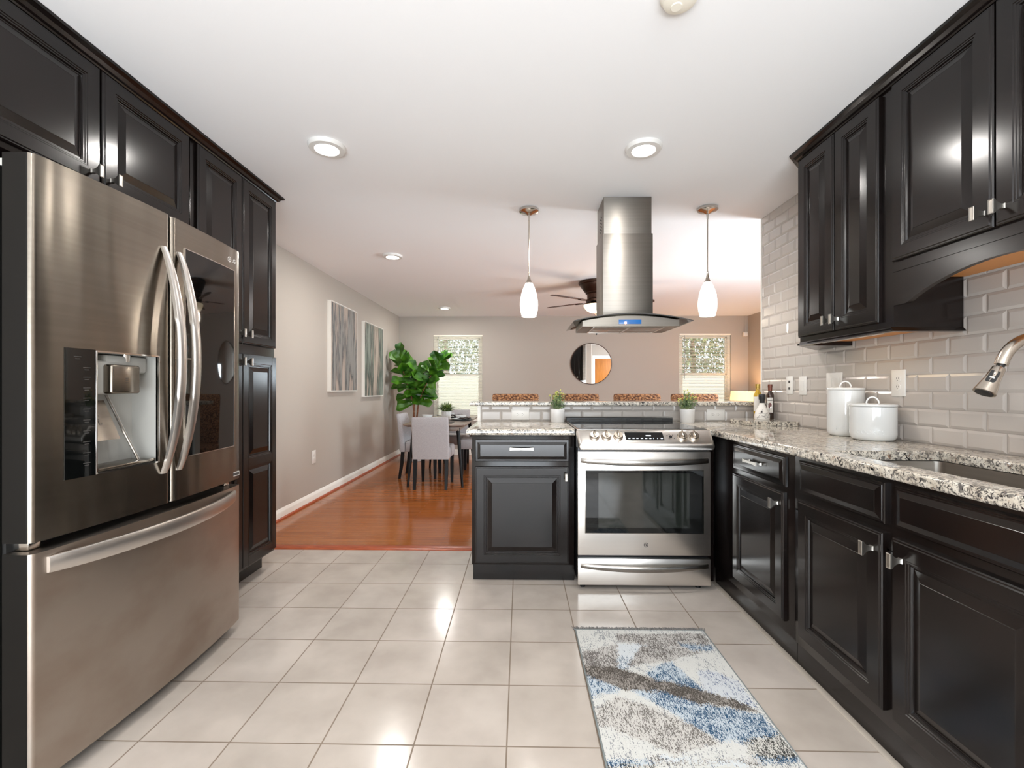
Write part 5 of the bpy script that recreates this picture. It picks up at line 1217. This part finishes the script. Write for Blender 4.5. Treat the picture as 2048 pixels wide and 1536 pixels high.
# fiddle-leaf fig
FX, FY_ = -1.72, 7.30
t = thing('fiddle_leaf_fig', 'tall fiddle-leaf fig tree in the corner between the canvases and the window', 'plant', (FX, FY_, 0))
MB().lathe([(0, 0), (.13, 0), (.14, .005), (.17, .30), (.165, .305), (.155, .28), (0, .28)], 32, (FX, FY_, 0)).build('planter', 'matte_white', t)
MB().lathe([(0, .281), (.154, .281), (0, .29)], 24, (FX, FY_, 0)).build('soil', 'soil', t)
stems = [[(0, 0, .28), (.01, 0, .62), (-.02, 0, .95), (-.10, -.03, 1.22), (-.19, -.03, 1.50), (-.24, -.02, 1.66)],
         [(0.01, 0, .28), (.03, .02, .65), (.07, 0, .95), (.17, -.02, 1.18), (.29, 0, 1.42), (.40, 0, 1.62)],
         [(-.01, .01, .28), (-.02, .03, .70), (0, .03, 1.00), (.02, 0, 1.22), (.05, -.02, 1.42)]]
mb = MB()
for s_ in stems: mb.tube([(FX+a, FY_+b, c_) for a, b, c_ in s_], [.016, .014, .012, .009, .007, .004][:len(s_)], 8)
mb.build('trunk', 'bark', t)
rnd = random.Random(11); mb = MB()
def fleaf(mb, p, d, L_, W_):
    d = Vector(d).normalized(); n_ = Vector((rnd.uniform(-.7, .7), -1, rnd.uniform(-.1, 1.1))); n2 = (n_-d*n_.dot(d)).normalized(); s2 = d.cross(n2).normalized(); prev = None
    for k in range(10):
        q = k/9; w_ = W_*(.10 if k == 0 else (.40+.28*math.sin(q*3.4-.3) if q < .45 else .62+.38*math.sin((q-.45)/.55*PI*.78))) * (1 if q < .93 else .55)
        if k == 9: w_ = W_*.12
        c_ = p+d*L_*q+n2*(-.26*L_*q*q+.03*L_*math.sin(q*9)); lift = w_*.22
        cur = mb._v([c_-s2*w_/2+n2*lift, c_, c_+s2*w_/2+n2*lift])
        if prev: mb._f([prev[0], prev[1], cur[1], cur[0]], True); mb._f([prev[1], prev[2], cur[2], cur[1]], True)
        prev = cur
# leaves that give the outline of the photographed plant, then filling leaves along the stems
def stem_pt(s_, q):
    x = q*(len(s_)-1); i = min(int(x), len(s_)-2); f = x-i; a, b = Vector(s_[i]), Vector(s_[i+1]); v = a.lerp(b, f); return Vector((FX+v.x, FY_+v.y, v.z))
for si, (s_, q0, n) in enumerate(((stems[0], .50, 24), (stems[1], .52, 24), (stems[2], .52, 20))):
    for k in range(n):
        q = q0+(1-q0)*k/(n-1); p = stem_pt(s_, min(q, 1)); a = k*2.4+si*1.3; el = -.15+.95*(k/(n-1))+rnd.uniform(-.2, .2)
        d = Vector((math.cos(a)*math.cos(el), .75*math.sin(a)*math.cos(el), math.sin(el)))
        if p.x+d.x*.26 < XL+.06: d.x = abs(d.x)*.2-.1
        if p.x > FX+.25: d.x = d.x*.7+.15
        fleaf(mb, p, d, rnd.uniform(.18, .26), rnd.uniform(.13, .18))
for p, d, L_ in (((-.20, 0, 1.50), (-.65, .1, .9), .27), ((-.16, 0, 1.38), (-.8, .1, .45), .26), ((-.14, 0, 1.20), (-.9, 0, .05), .25), ((-.05, 0, 1.06), (-.9, 0, -.12), .27), ((-.02, 0, .98), (-.9, -.1, -.28), .28),
                 ((-.02, -.02, .92), (-.7, -.3, -.18), .27), ((.03, 0, .95), (.9, -.2, -.05), .26), ((.10, 0, 1.05), (.95, 0, .0), .27), ((.38, 0, 1.56), (.45, 0, .8), .25), ((.40, 0, 1.60), (.75, 0, .6), .25), ((.36, 0, 1.5), (.9, 0, .2), .22), ((-.22, 0, 1.6), (.1, 0, 1), .22)):
    fleaf(mb, Vector((FX+p[0], FY_+p[1], p[2])), d, L_, .135)
mb.build('leaves', 'fig_leaf', t, recalc=False)

# bar stools, facing the bar (towards -y)
st = thing('bar_stool', 'woven seagrass bar stool, leftmost along the bar', 'stool', (0, 0, 0), group='woven bar stools behind the bar')
mb = MB(); rings = []
for z, w_, y, th in ((.66, .20, .0, .05), (.80, .205, .008, .052), (.98, .212, .020, .055), (1.09, .218, .028, .058), (1.112, .214, .030, .050), (1.120, .205, .030, .030)): rings.append([Vector((a, b, z)) for a, b in rrect(-w_, w_, y-th/2, y+th/2, .016, 3)])
mb.loft(rings).build('backrest', 'seagrass', st, 60)
mb = MB(); rings = []
for z, i in ((.60, .004), (.61, 0), (.655, 0), (.67, .012)): rings.append([Vector((a, b, z)) for a, b in rrect(-.21+i, .21-i, -.40+i, .026-i, .03, 4)])
mb.loft(rings).build('seat', 'seagrass', st, 60)
for sx in (-1, 1):
    for y in (-.36, -.015):
        MB().box(sx*.18-.017, sx*.18+.017, y-.017, y+.017, 0, .602, .003).build('leg', 'black_wood', st)
mb = MB()
for y in (-.36, -.015): mb.box(-.163, .163, y-.010, y+.010, .20, .23)
for sx in (-1, 1): mb.box(sx*.18-.010, sx*.18+.010, -.343, -.032, .26, .29)
mb.build('stretcher', 'black_wood', st)
YS = 4.27
def stx(px): return (px-1041)*YS/905
st.location = (stx(1031), YS-.03, 0)
dup(st, (stx(1151), YS-.03, 0), 0, 'woven seagrass bar stool, second from the left, behind the left potted herb')
dup(st, (stx(1272.5), YS-.03, 0), 0, 'woven seagrass bar stool, third from the left, between the two herbs')
dup(st, (stx(1386), YS-.03, 0), 0, 'woven seagrass bar stool, rightmost, behind the right potted herb')
bpy.context.view_layer.update()
